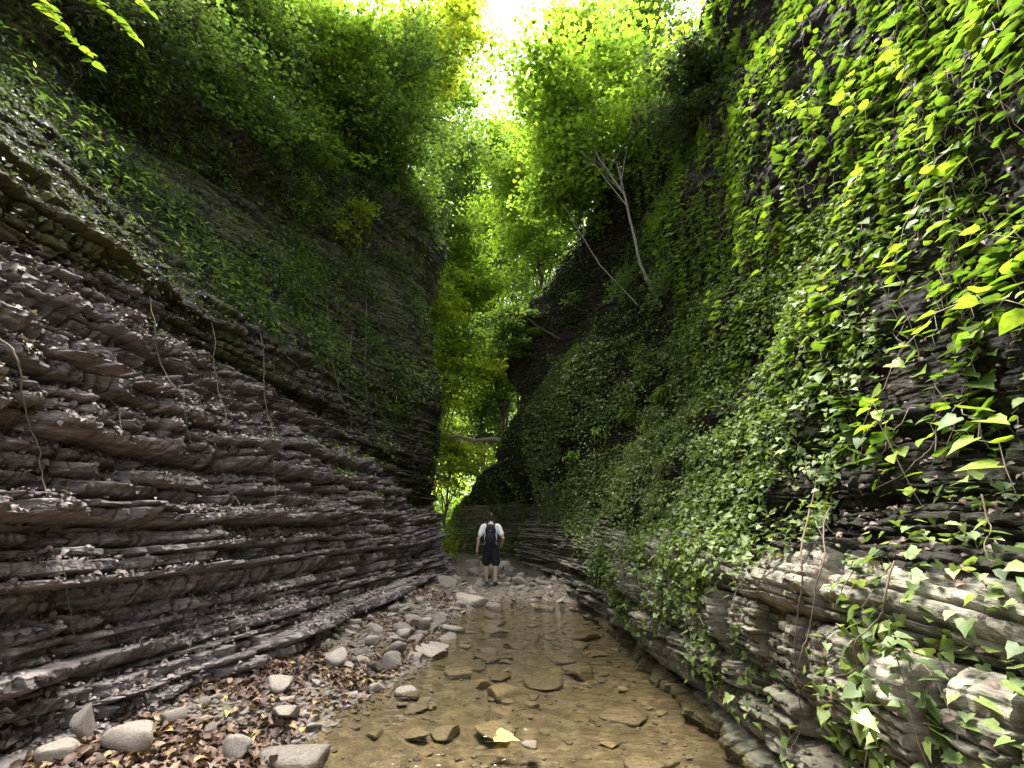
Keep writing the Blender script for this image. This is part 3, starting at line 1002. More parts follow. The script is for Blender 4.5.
# single hanging vines that stand out: each a thing with a stem and leaves
vine_spots = [(905, 60), (985, 150), (870, 200), (945, 250), (1000, 330), (830, 300), (905, 400), (770, 210), (725, 300), (860, 90), (960, 420), (795, 120)]
for k, (u, v) in enumerate(vine_spots):
    a, b = SR.hit(u, v)
    gl2, st2 = Geo(), Geo()
    for q in range(2):
        strand(gl2, st2, a + b * .18 + r.normal(size=3) * .08, b, r.uniform(.8, 1.3), .14, r, sway=.5, rv=.85, step=.10)
    t = thing('hanging_vine', 'long arching vine with pale yellow green leaves on the right face', 'vine', a, 'bright vines on the right face')
    part('stem', st2.mesh('stem'), M['twig'], t)
    part('foliage', gl2.mesh('foliage'), M['vine_leaf'], t)

ivy_spots = [(660, 600), (760, 590), (800, 560), (835, 555), (880, 600), (770, 690), (845, 700), (905, 690), (700, 640), (990, 560)]
for k, (u, v) in enumerate(ivy_spots):
    a, b = SR.hit(u, v - 25)
    gl2, st2 = Geo(), Geo()
    for q in range(3):
        strand(gl2, st2, a + b * .05 + r.normal(size=3) * .05, b, r.uniform(.35, .7), .07, r, sway=.35, rv=.35, step=.06)
    t = thing('ivy_strand', 'trailing ivy strand hanging over the pale ledges on the right', 'vine', a, 'ivy strands over the right ledges')
    part('stem', st2.mesh('stem'), M['twig'], t)
    part('foliage', gl2.mesh('foliage'), M['ivy'], t)

geo, st2 = Geo(), Geo()
w = (tg > 5.0) * (tg < 8.6) * (yL_ > 5) * (yL_ < 15.5) * np.clip(clL * 5 - 1.9, .05, 1)
pp, nn = SL.pick(w, 420, r)
for a, b in zip(pp, nn):
    strand(geo, st2, a, b, r.uniform(.5, 1.6), r.uniform(.06, .10), r, step=.06)
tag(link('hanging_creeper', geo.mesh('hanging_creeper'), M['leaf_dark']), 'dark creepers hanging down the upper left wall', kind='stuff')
tag(link('creeper_stems', st2.mesh('creeper_stems'), M['woody_stem']), 'thin stems of the creepers on the upper left wall', kind='stuff')

# bare roots and stems hanging down the walls
def wall_stem(surf, uvs, rad, lab, grp, name='hanging_root', off=.06, mat='twig'):
    pts = []
    uv = np.array(uvs, float)
    tt = np.linspace(0, len(uv) - 1, 6 * (len(uv) - 1) + 1)
    for q in tt:
        a, b = surf.hit(np.interp(q, np.arange(len(uv)), uv[:, 0]), np.interp(q, np.arange(len(uv)), uv[:, 1]))
        pts.append(a + b * off)
    P = np.array(pts)
    for _ in range(4):
        P[1:-1] = .25 * P[:-2] + .5 * P[1:-1] + .25 * P[2:]
    t = np.linspace(0, len(P) - 1, 3 * (len(P) - 1) + 1)
    Q = np.stack([np.interp(t, np.arange(len(P)), P[:, c]) for c in range(3)], -1)
    Q += (.10 if surf is SL else .05) * np.stack([fbm(t * .4 + rad * 999, c * 7.7, P[0, 0] * 9, o=4) - .5 for c in range(3)], -1)
    geo = Geo()
    geo.tube(Q, np.linspace(rad, rad * .25, len(Q)), 5)
    o = link(name, geo.mesh(name), M[mat])
    return tag(o, lab, 'root', grp)


GR = 'bare roots hanging on the left wall'
for uvs, rad, lab in [
    ([(2, 330), (20, 400), (40, 470), (55, 540)], .007, 'pale bare root hanging at the far left of the layered wall'),
    ([(146, 300), (165, 360), (185, 420), (190, 450)], .005, None), ([(213, 320), (218, 370), (228, 430), (245, 490)], .005, None),
    ([(262, 330), (268, 400), (272, 450), (280, 520)], .005, None), ([(205, 430), (225, 470), (245, 520), (262, 545)], .004, None),
    ([(118, 395), (122, 430), (112, 450)], .004, None), ([(330, 300), (335, 370), (345, 420)], .006, None), ([(372, 300), (368, 380), (380, 440)], .008, None),
    ([(60, 560), (68, 620), (90, 650)], .004, None), ([(355, 330), (350, 400), (362, 470)], .006, None)]:
    wall_stem(SL, uvs, rad, lab or 'thin bare root dangling down the left rock wall', None if lab else GR)
for uvs, rad, lab in [
    ([(985, 500), (1002, 540), (1012, 580)], .006, 'pale curved stem at the right edge above the ledges'),
    ([(905, 575), (885, 640), (850, 670), (812, 700)], .007, 'curved vine stem looping over the pale ledges'),
    ([(824, 490), (812, 545), (806, 620), (804, 690), (792, 765)], .009, 'brown woody stem running down the ledges to the water'),
    ([(838, 500), (824, 560), (816, 620), (812, 690), (800, 765)], .007, 'thinner woody stem beside the brown one by the water'),
    ([(935, 30), (905, 90), (890, 130)], .007, 'pale bare stem arching among the upper right leaves'),
    ([(950, 400), (920, 460), (890, 480)], .006, 'slanting bare stem below the big right leaves')]:
    wall_stem(SR, uvs, rad * .8, lab, None, 'bare_stem', .10, 'woody_stem')

# ------------------------------------------------------------------ trees
def tree(name, label, base, centre, rad, nleaf, size, mat, bark='bark_dark', tr=.10, limbs=14, seed=1, group=None, tmpl=T_BROAD, trunk_pts=None, dens=70, rmul=1.0, droop=.25, lo=.25):
    r = np.random.default_rng(seed)
    base, centre, rad = np.array(base, float), np.array(centre, float), np.array(rad, float)
    g = Geo()
    if trunk_pts is None:
        top = centre + np.array([0, 0, rad[2] * .5])
        t = np.linspace(0, 1, 9)[:, None]
        bend = (centre - base) * np.array([1, 1, 0]) * (t ** 1.5 - t) * .5
        P = base + (top - base) * t + bend + r.normal(size=(9, 3)) * .08 * np.linalg.norm(top - base) / 8
        P[0] = base
    else:
        P = np.array(trunk_pts, float)
        t = np.linspace(0, len(P) - 1, 6 * (len(P) - 1) + 1)
        P = np.stack([np.interp(t, np.arange(len(P)), P[:, c]) for c in range(3)], -1)
        P[1:] += r.normal(size=(len(P) - 1, 3)) * tr * .25
    g.tube(P, np.linspace(tr, tr * .25, len(P)), 7)
    sp = []
    nspray = max(8, int(nleaf * 1.5 / dens))
    per = max(2, int(nspray / limbs))
    for k in range(limbs):
        i0 = int(len(P) * r.uniform(lo, .95))
        i0 = min(i0, len(P) - 1)
        d = norm(r.normal(size=3))
        tgt = centre + d * rad * r.uniform(.5, .95)
        tt = np.linspace(0, 1, 6)[:, None]
        Lm = P[i0] + (tgt - P[i0]) * tt + np.array([0, 0, 1]) * np.linalg.norm(tgt - P[i0]) * .12 * np.sin(tt * math.pi) + r.normal(size=(6, 3)) * .05
        Lm[0] = P[i0]
        r0 = tr * (.55 - .35 * i0 / len(P))
        g.tube(Lm, np.linspace(r0, .010, 6), 5)
        for q in range(per):
            s = Lm[r.integers(2, 6)]
            e = s + norm(r.normal(size=3) * np.array([1, 1, .5])) * rad.mean() * r.uniform(.15, .45)
            tw = np.linspace(0, 1, 4)[:, None]
            g.tube(s + (e - s) * tw + r.normal(size=(4, 3)) * .02, np.linspace(.010, .004, 4), 3)
            sp.append((s + (e - s) * .6, e))
    L = Geo()
    ns = len(sp)
    nleaf = int(nleaf * (1.45 if mat in ('leaf_bright', 'leaf_yellow') else 1.4) * .62)
    size = size * 1.42
    per_l = max(6, int(nleaf / ns))
    C0 = np.array([b for a, b in sp])
    tone = np.clip(r.normal(.5, .22, ns), 0, 1)
    R = rad.mean() * r.uniform(.13, .32, ns) * rmul
    a = r.uniform(0, 6.28, (ns, per_l))
    q = np.sqrt(r.random((ns, per_l)))
    pos = C0[:, None] + np.stack([np.cos(a) * q * R[:, None], np.sin(a) * q * R[:, None], r.normal(size=(ns, per_l)) * .13 * R[:, None] - droop * q ** 2 * R[:, None]], -1)
    tip = np.stack([np.cos(a), np.sin(a), np.full_like(a, -.35)], -1) + r.normal(size=(ns, per_l, 3)) * .5
    nr = np.array([0, 0, 1.0]) + r.normal(size=(ns, per_l, 3)) * .42
    rv = np.clip(tone[:, None] + r.normal(size=(ns, per_l)) * .2, 0, 1)
    leaves(L, pos.reshape(-1, 3), nr.reshape(-1, 3), tip.reshape(-1, 3), (size * r.uniform(.6, 1.15, (ns, per_l))).ravel(), tmpl, rv.ravel())
    th = thing(name, label, 'tree', base, group)
    part('trunk', g.mesh('trunk'), M[bark], th)
    part('crown', L.mesh('crown'), M[mat], th)
    return th


def onL(u, v):
    return SL.hit(u, v)[0]


# pale-stemmed tree rooted on the right buttress
tb = SR.hit(655, 300)[0]
Y0 = tb[1]
tree('leaning_tree', 'pale forked tree leaning out from the right buttress over the stream', tb - np.array([0, 0, .2]), px(600, 110, Y0 + .8), (2.9, 2.4, 2.6), 15000, .115, 'leaf_bright', 'bark_pale', .042, 22, 41, trunk_pts=[tb - np.array([0, 0, .2]), px(640, 265, Y0 - .1), px(625, 195, Y0), px(600, 160, Y0 + .1), px(580, 120, Y0 + .3), px(575, 60, Y0 + .5)], lo=.35)
tb2 = SR.hit(632, 300)[0]
tree('leaning_tree', 'thin slanting pale sapling left of the forked tree', tb2 - np.array([0, 0, .1]), px(560, 190, tb2[1] + .6), (1.6, 1.6, 1.3), 5000, .10, 'leaf_bright', 'bark_pale', .022, 12, 42, trunk_pts=[tb2 - np.array([0, 0, .1]), px(600, 265, tb2[1]), px(575, 225, tb2[1] + .1), px(548, 180, tb2[1] + .2), px(535, 130, tb2[1] + .3)], lo=.4)
tb3 = SR.hit(560, 335)[0]
tree('crooked_tree', 'small dark crooked tree clinging to the nose of the right buttress', tb3, px(505, 330, tb3[1]), (1.3, 1.3, 1.0), 4200, .09, 'leaf_mid', 'bark_dark', .06, 9, 43, trunk_pts=[tb3, px(535, 325, tb3[1]), px(518, 310, tb3[1]), px(514, 280, tb3[1])], lo=.4)

spec = [  # label, crown px, Y, base px or xyz, radii, leaves, size, mat, bark r, seed
    ('tall bright green tree filling the gap left of the forked tree', (545, 190, 19), (1.5, 20, 3.2), (3.4, 3, 4.0), 17000, .14, 'leaf_bright', .14, 51),
    ('tall tree with mid green leaves behind the forked tree', (600, 60, 20), (4, 21, 5), (3.6, 3, 3.6), 15000, .14, 'leaf_mid', .15, 52),
    ('sunlit yellow green tree right behind the left buttress', (455, 340, 22), (-4.5, 23, 0), (2.6, 2.6, 3.4), 13000, .14, 'leaf_yellow', .12, 53),
    ('low yellow green tree at the far end of the passage', (455, 450, 23), (-3.6, 24.5, 0), (2.4, 2.4, 2.2), 9000, .13, 'leaf_yellow', .09, 54),
    ('pale bushy tree above the far rock', (500, 350, 24), (-.6, 24, 3), (2.6, 2.4, 3.0), 10000, .14, 'leaf_bright', .11, 55),
    ('sparse tree with sky showing through beside the left buttress top', (430, 210, 17), (-6, 18.5, 5), (2.6, 2.2, 2.6), 6500, .12, 'leaf_mid', .11, 56),
    ('olive green tree leaning from the left rim against the sky', (405, 90, 12.5), (-5.2, 12.5, 10.2), (2.4, 2.2, 2.2), 9000, .095, 'leaf_mid', .10, 57),
    ('yellowing tree top beside the sky gap', (462, 15, 13.5), (-5.0, 14.5, 10.8), (1.5, 1.5, 1.5), 5000, .10, 'leaf_yellow', .08, 58),
    ('broad green tree over the left slope', (300, 45, 9.5), (-6.2, 9.6, 8.6), (2.4, 2.2, 2.0), 14000, .085, 'leaf_mid', .10, 59),
    ('green shrubby tree high at the left rim', (205, 25, 7.4), (-7.0, 7.4, 8.4), (2.0, 1.8, 1.6), 11000, .075, 'leaf_mid', .08, 60),
    ('dark tree on the left buttress top', (345, 165, 11.0), (-4.2, 11.2, 7.6), (1.8, 1.6, 1.6), 9000, .085, 'leaf_dark', .08, 61),
    ('bright tree behind the right buttress rim', (660, 110, 17), (5.2, 17, 7.5), (2.6, 2.4, 3.0), 12000, .12, 'leaf_yellow', .11, 63),
    ('distant pale tree in the middle of the gap', (490, 250, 33), (-2, 34, 0), (4.0, 4, 4.2), 9000, .20, 'leaf_bright', .16, 64),
    ('distant yellow tree low in the gap', (440, 420, 34), (-6, 35, 0), (4.2, 4, 4.6), 9000, .20, 'leaf_yellow', .16, 65),
]
spec += [
    ('leafy tree filling the left side of the gap above the passage', (470, 290, 20), (-4.2, 21, 0), (2.6, 2.4, 2.6), 13000, .13, 'leaf_bright', .10, 81),
    ('tree of bright leaves high in the middle of the gap', (540, 110, 24), (1.0, 25, 2.5), (3.4, 3, 3.2), 12000, .16, 'leaf_bright', .13, 82),
    ('dim tree low behind the far rock', (480, 410, 26), (-1.5, 27, 2), (3.0, 2.6, 2.6), 9000, .16, 'leaf_mid', .11, 83),
    ('yellow tree low beside the left corner', (425, 380, 19.5), (-5.4, 20, 0), (2.2, 2.2, 2.8), 9000, .12, 'leaf_yellow', .09, 84),
    ('distant tree with mid green crown across the gap', (540, 300, 36), (3, 37, 2), (5.0, 4, 5.0), 9000, .22, 'leaf_mid', .16, 85),
    ('distant bright tree rising in the middle of the gap', (470, 180, 38), (-3, 39, 3), (3.6, 4, 4.2), 6000, .22, 'leaf_bright', .16, 86),
    ('tree hanging over the right rim above the forked tree', (660, 20, 13), (5.2, 13.5, 10), (2.4, 2.0, 1.7), 9000, .10, 'leaf_mid', .09, 87),
]
for k, (u, v, cu, cv, rd, nl, sz, mt, lab) in enumerate([
    (150, 130, 175, 60, (1.5, 1.3, 1.1), 8000, .06, 'leaf_mid', 'grey green small tree on the left slope under the rim'),
    (225, 170, 245, 95, (1.6, 1.4, 1.2), 8500, .065, 'leaf_mid', 'bushy small tree in the middle of the left slope'),
    (285, 210, 300, 130, (1.6, 1.4, 1.3), 8500, .07, 'leaf_bright', 'bright small tree on the left slope beside the buttress'),
    (340, 220, 350, 130, (1.6, 1.4, 1.4), 8500, .075, 'leaf_mid', 'small tree leaning off the top of the left buttress'),
    (392, 250, 400, 180, (1.3, 1.3, 1.2), 6000, .08, 'leaf_mid', 'thin tree at the edge of the left buttress'),
    (100, 70, 110, 20, (1.4, 1.2, 1.0), 6000, .055, 'leaf_dark', 'dark shrubby tree high on the left slope'),
    (290, 120, 330, 55, (2.0, 1.8, 1.5), 9000, .08, 'leaf_bright', 'fresh green tree rising over the left slope trees'),
    (240, 90, 240, 25, (1.8, 1.6, 1.3), 9000, .07, 'leaf_mid', 'tree with layered green boughs at the top of the left slope'),
    (350, 120, 400, 90, (2.0, 1.8, 1.7), 9000, .085, 'leaf_mid', 'olive tree reaching from the left rim towards the sky gap'),
    (360, 110, 440, 40, (1.8, 1.6, 1.5), 7000, .09, 'leaf_yellow', 'yellow green tree arching from the left rim over the stream'),
    (700, 140, 690, 90, (1.3, 1.2, 1.1), 6000, .08, 'leaf_dark', 'dark hanging tree on the right rim beside the vines'),
]):
    sf = SL if u < 512 else SR
    a = sf.hit(u, v)[0]
    spec.append((lab, (cu, cv, a[1] - .2), tuple(a), rd, nl, sz, mt, .05, 90 + k))
spec += [
    ('bright tree close behind the left buttress edge', (425, 300, 17.5), (-5.6, 18.5, 1), (1.9, 1.8, 2.2), 9000, .11, 'leaf_yellow', .09, 119),
    ('pale green tree far up in the middle of the gap', (495, 215, 27), (-.5, 28, 3), (3.2, 3, 3.0), 11000, .16, 'leaf_bright', .12, 125),
    ('slender tree rising in the gap just under the sky patch', (505, 160, 21), (.2, 22, 2.5), (2.0, 2.0, 2.0), 10000, .12, 'leaf_bright', .08, 126),
    ('mid green tree between the left rim and the sky patch', (462, 150, 17), (-5.5, 18, 6), (2.0, 2.0, 2.4), 10000, .11, 'leaf_mid', .08, 127),
    ('light tree right under the left rim at the gap', (450, 240, 19), (-5.5, 20, 3), (1.9, 1.9, 2.2), 9000, .12, 'leaf_bright', .08, 128),
    ('green tree just right of the sky patch', (575, 30, 16), (4.6, 16.5, 8), (1.8, 1.7, 1.8), 9000, .11, 'leaf_bright', .08, 129),
    ('tall tree closing the left of the sky gap', (440, 110, 19), (-6.5, 20, 4), (2.6, 2.4, 3.2), 12000, .13, 'leaf_bright', .12, 120),
    ('tall tree closing the right of the sky gap', (585, 50, 18), (3.0, 19, 5), (2.3, 2.4, 2.8), 11000, .13, 'leaf_bright', .12, 121),
    ('mid green tree standing behind the sky gap', (500, 150, 28), (-1, 29, 2), (3.4, 3, 3.4), 9000, .17, 'leaf_mid', .14, 122),
]
def on_top(x, y, z):
    if y > 16 or abs(x) < 2:
        return (x, y, z)
    P = (SL if x < 0 else SR).P[::3, ::3]
    d = (P[..., 0] - x) ** 2 + (P[..., 1] - y) ** 2 + .02 * (P[..., 2] - z) ** 2
    k = np.unravel_index(np.argmin(d), d.shape)
    return tuple(P[k] - np.array([0, 0, .1]))


for lab, (u, v, Y), b, rd, nl, sz, mt, tr, sd in spec:
    b = on_top(*b)
    tree('tree', lab, b, px(u, v, Y), rd, nl, sz, mt, 'bark_dark', tr, 16, sd)

# low bushes at the foot of the far corner and on the walls
def bush(name, label, base, rad, nleaf, size, mat, seed, tmpl=T_SIMPLE, up=.6):
    r = np.random.default_rng(seed)
    g, L = Geo(), Geo()
    base = np.array(base, float)
    k = 14
    for q in range(k):
        d = norm(r.normal(size=3) + np.array([0, 0, up]))
        e = base + d * rad * r.uniform(.6, 1.0)
        tt = np.linspace(0, 1, 5)[:, None]
        Q = base + (e - base) * tt + np.array([0, 0, -.15]) * rad * tt ** 2 + r.normal(size=(5, 3)) * .02
        Q[0] = base
        g.tube(Q, np.linspace(.008, .003, 5), 4)
        n = nleaf // k
        i = r.uniform(.3, 1, n)
        pos = np.stack([np.interp(i, tt[:, 0], Q[:, c]) for c in range(3)], -1) + r.normal(size=(n, 3)) * rad * .13
        leaves(L, pos, np.array([0, 0, 1.]) + r.normal(size=(n, 3)) * .5, d + r.normal(size=(n, 3)) * .6, size * r.uniform(.6, 1.1, n), tmpl, np.clip(r.normal(.55, .25, n), 0, 1))
    t = thing(name, label, 'shrub', base)
    part('stem', g.mesh('stem'), M['twig'], t)
    part('foliage', L.mesh('foliage'), M[mat], t)
    return t


a, b = SL.hit(350, 215)
bush('shrub', 'pale leaved shrub growing out of the dark left buttress', a + b * .35, .8, 800, .12, 'leaf_yellow', 71)
for k, y in enumerate(np.linspace(5.2, 13.2, 13)):
    row = SL.P[np.argmin(np.abs(ysL - y))]
    q = row[np.argmin(np.abs(tL - r.uniform(7.3, 8.15)))]
    bush('shrub', 'leafy shrub on the rim of the left cliff under the trees', q, r.uniform(.8, 1.3), 1500, .085, ['leaf_mid', 'leaf_bright', 'leaf_dark'][k % 3], 300 + k)['group'] = 'shrubs along the left rim'
for (u, v, lab) in [(662, 292, 'leafy shrub at the foot of the pale forked tree'), (625, 290, 'leafy shrub beside the slanting sapling on the right buttress'), (575, 300, 'leafy shrub on the dark nose of the right buttress')]:
    a, b = SR.hit(u, v)
    bush('shrub', lab, a, .75, 900, .09, 'leaf_mid', 400 + u)
a, b = SL.hit(395, 410)
bush('shrub', 'small shrub under the overhang of the left buttress', a, .5, 260, .08, 'leaf_mid', 72)
bush('shrub', 'yellow green shrub at the foot of the left corner beside the passage', (-2.7, 17.5, .3), 1.3, 1500, .12, 'leaf_yellow', 73)
bush('shrub', 'bright shrub standing above the left corner shrub', (-3.6, 19.5, 1.2), 1.7, 1900, .13, 'leaf_yellow', 74)
a, b = SL.hit(320, 90)
bush('shrub', 'bright green leaved shrub on the left slope under the trees', a + b * .2, .9, 420, .12, 'leaf_yellow', 75)
for k, (u, v) in enumerate([(598, 428), (628, 412), (572, 452), (660, 390)]):
    a, b = SR.hit(u, v)
    gl2 = Geo()
    n = 34
    an = r.uniform(0, 6.28, n)
    lat = norm(np.cross(b, [0, 0, 1.0]))
    tip = lat * np.cos(an)[:, None] * .8 + b * r.uniform(.3, .9, (n, 1)) + np.array([0, 0, 1.0]) * r.uniform(-.7, .35, (n, 1))
    leaves(gl2, np.repeat(a[None], n, 0) + r.normal(size=(n, 3)) * .09, np.array([0, 0, 1.]) + r.normal(size=(n, 3)) * .25 + b * .5, tip, r.uniform(.16, .32, n), (T_OVATE[0] * np.array([.42, 1, 2.2]), T_OVATE[1]), r.uniform(.4, .8, n))
    o = link('fern', gl2.mesh('fern'), M['vine_leaf'])
    tag(o, 'strap leaved fern clump on the right slope below the buttress', 'fern', 'ferns on the right slope')

# leafy twig reaching in at the top left
geo, st = Geo(), Geo()
root = np.array([-3.9, 1.5, 4.9])
for (u, v, Y) in [(92, 62, 2.7), (150, 12, 2.8), (135, 38, 2.75), (60, 25, 2.65)]:
    e = px(u, v, Y)
    t = np.linspace(0, 1, 14)[:, None]
    P = root + (e - root) * t + np.array([0, 0, .35]) * np.sin(t * math.pi)
    st.tube(P, np.linspace(.009, .002, 14), 4)
    for k in range(9):
        i = 1 - k * .035
        c = root + (e - root) * i + np.array([0, 0, .35]) * math.sin(i * math.pi)
        for s in (-1, 1):
            tip = norm(e - root) * .5 + np.array([.3 * s, .8 * s, -.45]) + r.normal(size=3) * .2
            leaves(geo, c[None], np.array([[-.2, -.5, .8]]) + r.normal(size=(1, 3)) * .3, tip[None], r.uniform(.07, .105), (T_OVATE[0] * np.array([.75, 1, 1]), T_OVATE[1]), np.array([r.uniform(.5, 1)]))
tw = thing('overhanging_branch', 'thin branch with pale pinnate leaves reaching in at the top left', 'branch', root)
part('stem', st.mesh('stem'), M['twig'], tw)
part('foliage', geo.mesh('foliage'), M['vine_leaf'], tw)

# fallen log across the far end of the gorge
geo = Geo()
a, b = px(447, 437, 18.5), px(500, 441, 18.3)
t = np.linspace(0, 1, 10)[:, None]
geo.tube(a + (b - a) * t + np.array([0, 0, .06]) * np.sin(t * 9), np.linspace(.075, .09, 10), 7)
geo.tube([a + (b - a) * .3, a + (b - a) * .22 + np.array([0, -.1, -.25]), a + (b - a) * .1 + np.array([0, -.2, -.4])], [.04, .03, .015], 5)
tag(link('fallen_log', geo.mesh('fallen_log'), M['twig']), 'pale bare log wedged across the far end of the gorge', 'log')

# yellow leaf lying on the water
geo = Geo()
p = on_z(509, 739, .02)
leaves(geo, np.array([[p[0] - .09, p[1] + .03, .03]]), np.array([[0, -.15, 1.]]), np.array([[1., -.25, 0]]), .185, (T_IVY[0] * np.array([1, 1, .5]), T_IVY[1]), np.array([.5]))
geo.tube([(p[0] - .09, p[1] + .03, .03), (p[0] - .13, p[1] + .05, .035)], .002, 4)
M['yellow_leaf'] = leaf_mat('yellow_leaf', [(0, (.62, .48, .12)), (1, (.7, .55, .16))], tr=.2, tboost=1)
tag(link('fallen_leaf', geo.mesh('fallen_leaf'), M['yellow_leaf']), 'large pale yellow leaf lying in the shallow water', 'leaf')
stone('stone', WET[4], (p[0] + .16, p[1] - .02, -.01), .085, (.1, .2, 2.6), 'small dark stone touching the yellow leaf in the stream')

# ------------------------------------------------------------------ the walker
def capsule(geo, a, b, ra, rb, k=14):
    a, b = np.array(a, float), np.array(b, float)
    d = norm(b - a)
    P, R = [], []
    for q in (-.98, -.8, -.5):
        P.append(a + d * ra * q); R.append(ra * math.sqrt(1 - q * q))
    for t in np.linspace(0, 1, 5):
        P.append(a + (b - a) * t); R.append(ra + (rb - ra) * t)
    for q in (.5, .8, .98):
        P.append(b + d * rb * q); R.append(rb * math.sqrt(1 - q * q))
    P, R = np.array(P), np.array(R)
    n0 = geo.n
    T = d
    ref = np.array([1.0, 0, 0]) if abs(d[0]) < .8 else np.array([0, 1.0, 0])
    A = norm(np.cross(T, ref)); B = np.cross(T, A)
    an = np.arange(k) * 2 * math.pi / k
    V = (P[:, None] + R[:, None, None] * (np.cos(an)[None, :, None] * A + np.sin(an)[None, :, None] * B)).reshape(-1, 3)
    i = np.arange(len(P) - 1)[:, None] * k; j = np.arange(k)[None]; j2 = (j + 1) % k
    geo.add(V, np.stack([i + j, i + j2, i + k + j2, i + k + j], -1).reshape(-1, 4))
    geo.add(P[[0]] - d * ra * .02, np.zeros((0, 4), int)) if False else None
    geo.add(V[:k], np.array([list(range(k))[::-1]])); geo.add(V[-k:], np.array([list(range(k))]))


def ellipsoid(geo, c, rad, tilt=0.0):
    an = np.linspace(0, math.pi, 13)[1:-1]
    k = 18
    th = np.arange(k) * 2 * math.pi / k
    V = np.stack([np.outer(np.sin(an), np.cos(th)), np.outer(np.sin(an), np.sin(th)), np.outer(np.cos(an), np.ones(k))], -1).reshape(-1, 3) * np.array(rad)
    ct, s_ = math.cos(tilt), math.sin(tilt)                       # tilt about x: forwards
    V = np.stack([V[:, 0], V[:, 1] * ct + V[:, 2] * s_, -V[:, 1] * s_ + V[:, 2] * ct], -1) + np.array(c)
    n = len(an)
    i = np.arange(n - 1)[:, None] * k; j = np.arange(k)[None]; j2 = (j + 1) % k
    geo.add(V, np.stack([i + j, i + k + j, i + k + j2, i + j2], -1).reshape(-1, 4))
    geo.add(V[:k], np.array([list(range(k))])); geo.add(V[-k:], np.array([list(range(k))[::-1]]))


def fuse(geo, name, voxel, smooth_it=4):
    me = geo.mesh(name)
    o = bpy.data.objects.new(name, me)
    C.objects.link(o)
    mo = o.modifiers.new("r", 'REMESH'); mo.mode = 'VOXEL'; mo.voxel_size = voxel; mo.use_smooth_shade = True
    ms = o.modifiers.new("s", 'SMOOTH'); ms.iterations = smooth_it; ms.factor = .5
    dg = bpy.context.evaluated_depsgraph_get()
    res = bpy.data.meshes.new_from_object(o.evaluated_get(dg))
    bpy.data.objects.remove(o)
    return res


FOOT = px(490, 588, 11.85)
PX0, PY0 = FOOT[0], 11.85
GZ = FOOT[2] + .02
person = thing('person', 'person in a white shirt and black shorts walking away up the stream', 'person', (PX0, PY0, GZ))
hipz = .90
L_an, R_an = (-.09, .14, .09), (.13, -.16, .13)
L_kn, R_kn = (-.10, .15, .49), (.13, .03, .49)
L_hip, R_hip = (-.09, 0, hipz), (.09, 0, hipz)
sho_z = 1.40
bd = Geo()
for h, k, a in ((L_hip, L_kn, L_an), (R_hip, R_kn, R_an)):
    capsule(bd, h, k, .080, .054)
    capsule(bd, k, ((k[0] + a[0]) / 2, (k[1] + a[1]) / 2 - .02, (k[2] + a[2]) / 2 + .04), .054, .056)
    capsule(bd, ((k[0] + a[0]) / 2, (k[1] + a[1]) / 2 - .02, (k[2] + a[2]) / 2 + .04), a, .055, .036)
    capsule(bd, a, (a[0] * 1.08, a[1] + .14, a[2] - .055), .036, .030)
ellipsoid(bd, (0, .0, .95), (.165, .115, .14))
ellipsoid(bd, (0, .02, 1.14), (.150, .105, .20))
ellipsoid(bd, (0, .05, 1.32), (.185, .115, .17))
capsule(bd, (-.17, .05, sho_z), (.17, .05, sho_z), .055, .055)
capsule(bd, (0, .06, 1.42), (0, .12, 1.54), .058, .054)
ellipsoid(bd, (0, .165, 1.60), (.076, .096, .115), .45)
capsule(bd, (0, .255, 1.575), (0, .272, 1.545), .012, .016)            # nose
capsule(bd, (-.025, .225, 1.515), (.025, .225, 1.515), .014, .014)     # mouth
for s in (-1, 1):
    ellipsoid(bd, (s * .078, .15, 1.59), (.012, .024, .034))           # ears
    ellipsoid(bd, (s * .03, .245, 1.60), (.014, .012, .012))           # brows / eyes
arms = [((-.20, .05, 1.38), (-.295, -.02, 1.11), (-.33, .02, .87)), ((.20, .05, 1.38), (.31, -.03, 1.12), (.275, .17, .97))]
for k_, (s, e, w_) in enumerate(arms):
    capsule(bd, s, e, .052, .042)
    capsule(bd, e, w_, .043, .029)
    d = norm(np.array(w_) - np.array(e))
    sg = -1 if k_ == 0 else 1
    pal = np.array(w_) + d * .055
    capsule(bd, w_, pal, .026, .034)
    side_ = norm(np.cross(d, [sg, 0, 0]))
    for q in range(4):
        st_ = pal + side_ * (q - 1.5) * .019 + d * .02
        ln = [.062, .075, .070, .055][q]
        mid_ = st_ + d * ln * .55 - np.array([sg * .006, 0, 0])
        capsule(bd, st_, mid_, .0095, .009, 8)
        capsule(bd, mid_, mid_ + norm(d - np.array([sg * .5, 0, 0])) * ln * .55, .009, .0075, 8)
    th_ = pal - side_ * .03 - d * .02
    capsule(bd, th_, th_ - side_ * .02 + d * .045 - np.array([sg * .012, 0, 0]), .011, .009, 8)
M['skin'] = plain_mat('skin', (.46, .30, .225), .55, .08, 14, bump=.05)
M['shirt'] = plain_mat('shirt', (.78, .78, .80), .85, .04, 40, bump=.2)
M['black_cloth'] = plain_mat('black_cloth', (.014, .014, .017), .8, .3, 30, bump=.2)
M['pack'] = plain_mat('pack', (.018, .018, .032), .7, .3, 30, bump=.2)
M['hair'] = plain_mat('hair', (.02, .014, .011), .6, .4, 60, bump=.6)
M['shoe'] = plain_mat('shoe', (.03, .028, .026), .7, .3, 30)
M['sole'] = plain_mat('sole', (.25, .22, .18), .8, .2, 30)
M['red'] = plain_mat('red', (.5, .12, .12), .6, .1, 30)


def ppart(name, me, mat, parent=person):
    return link(name, me, mat, parent)


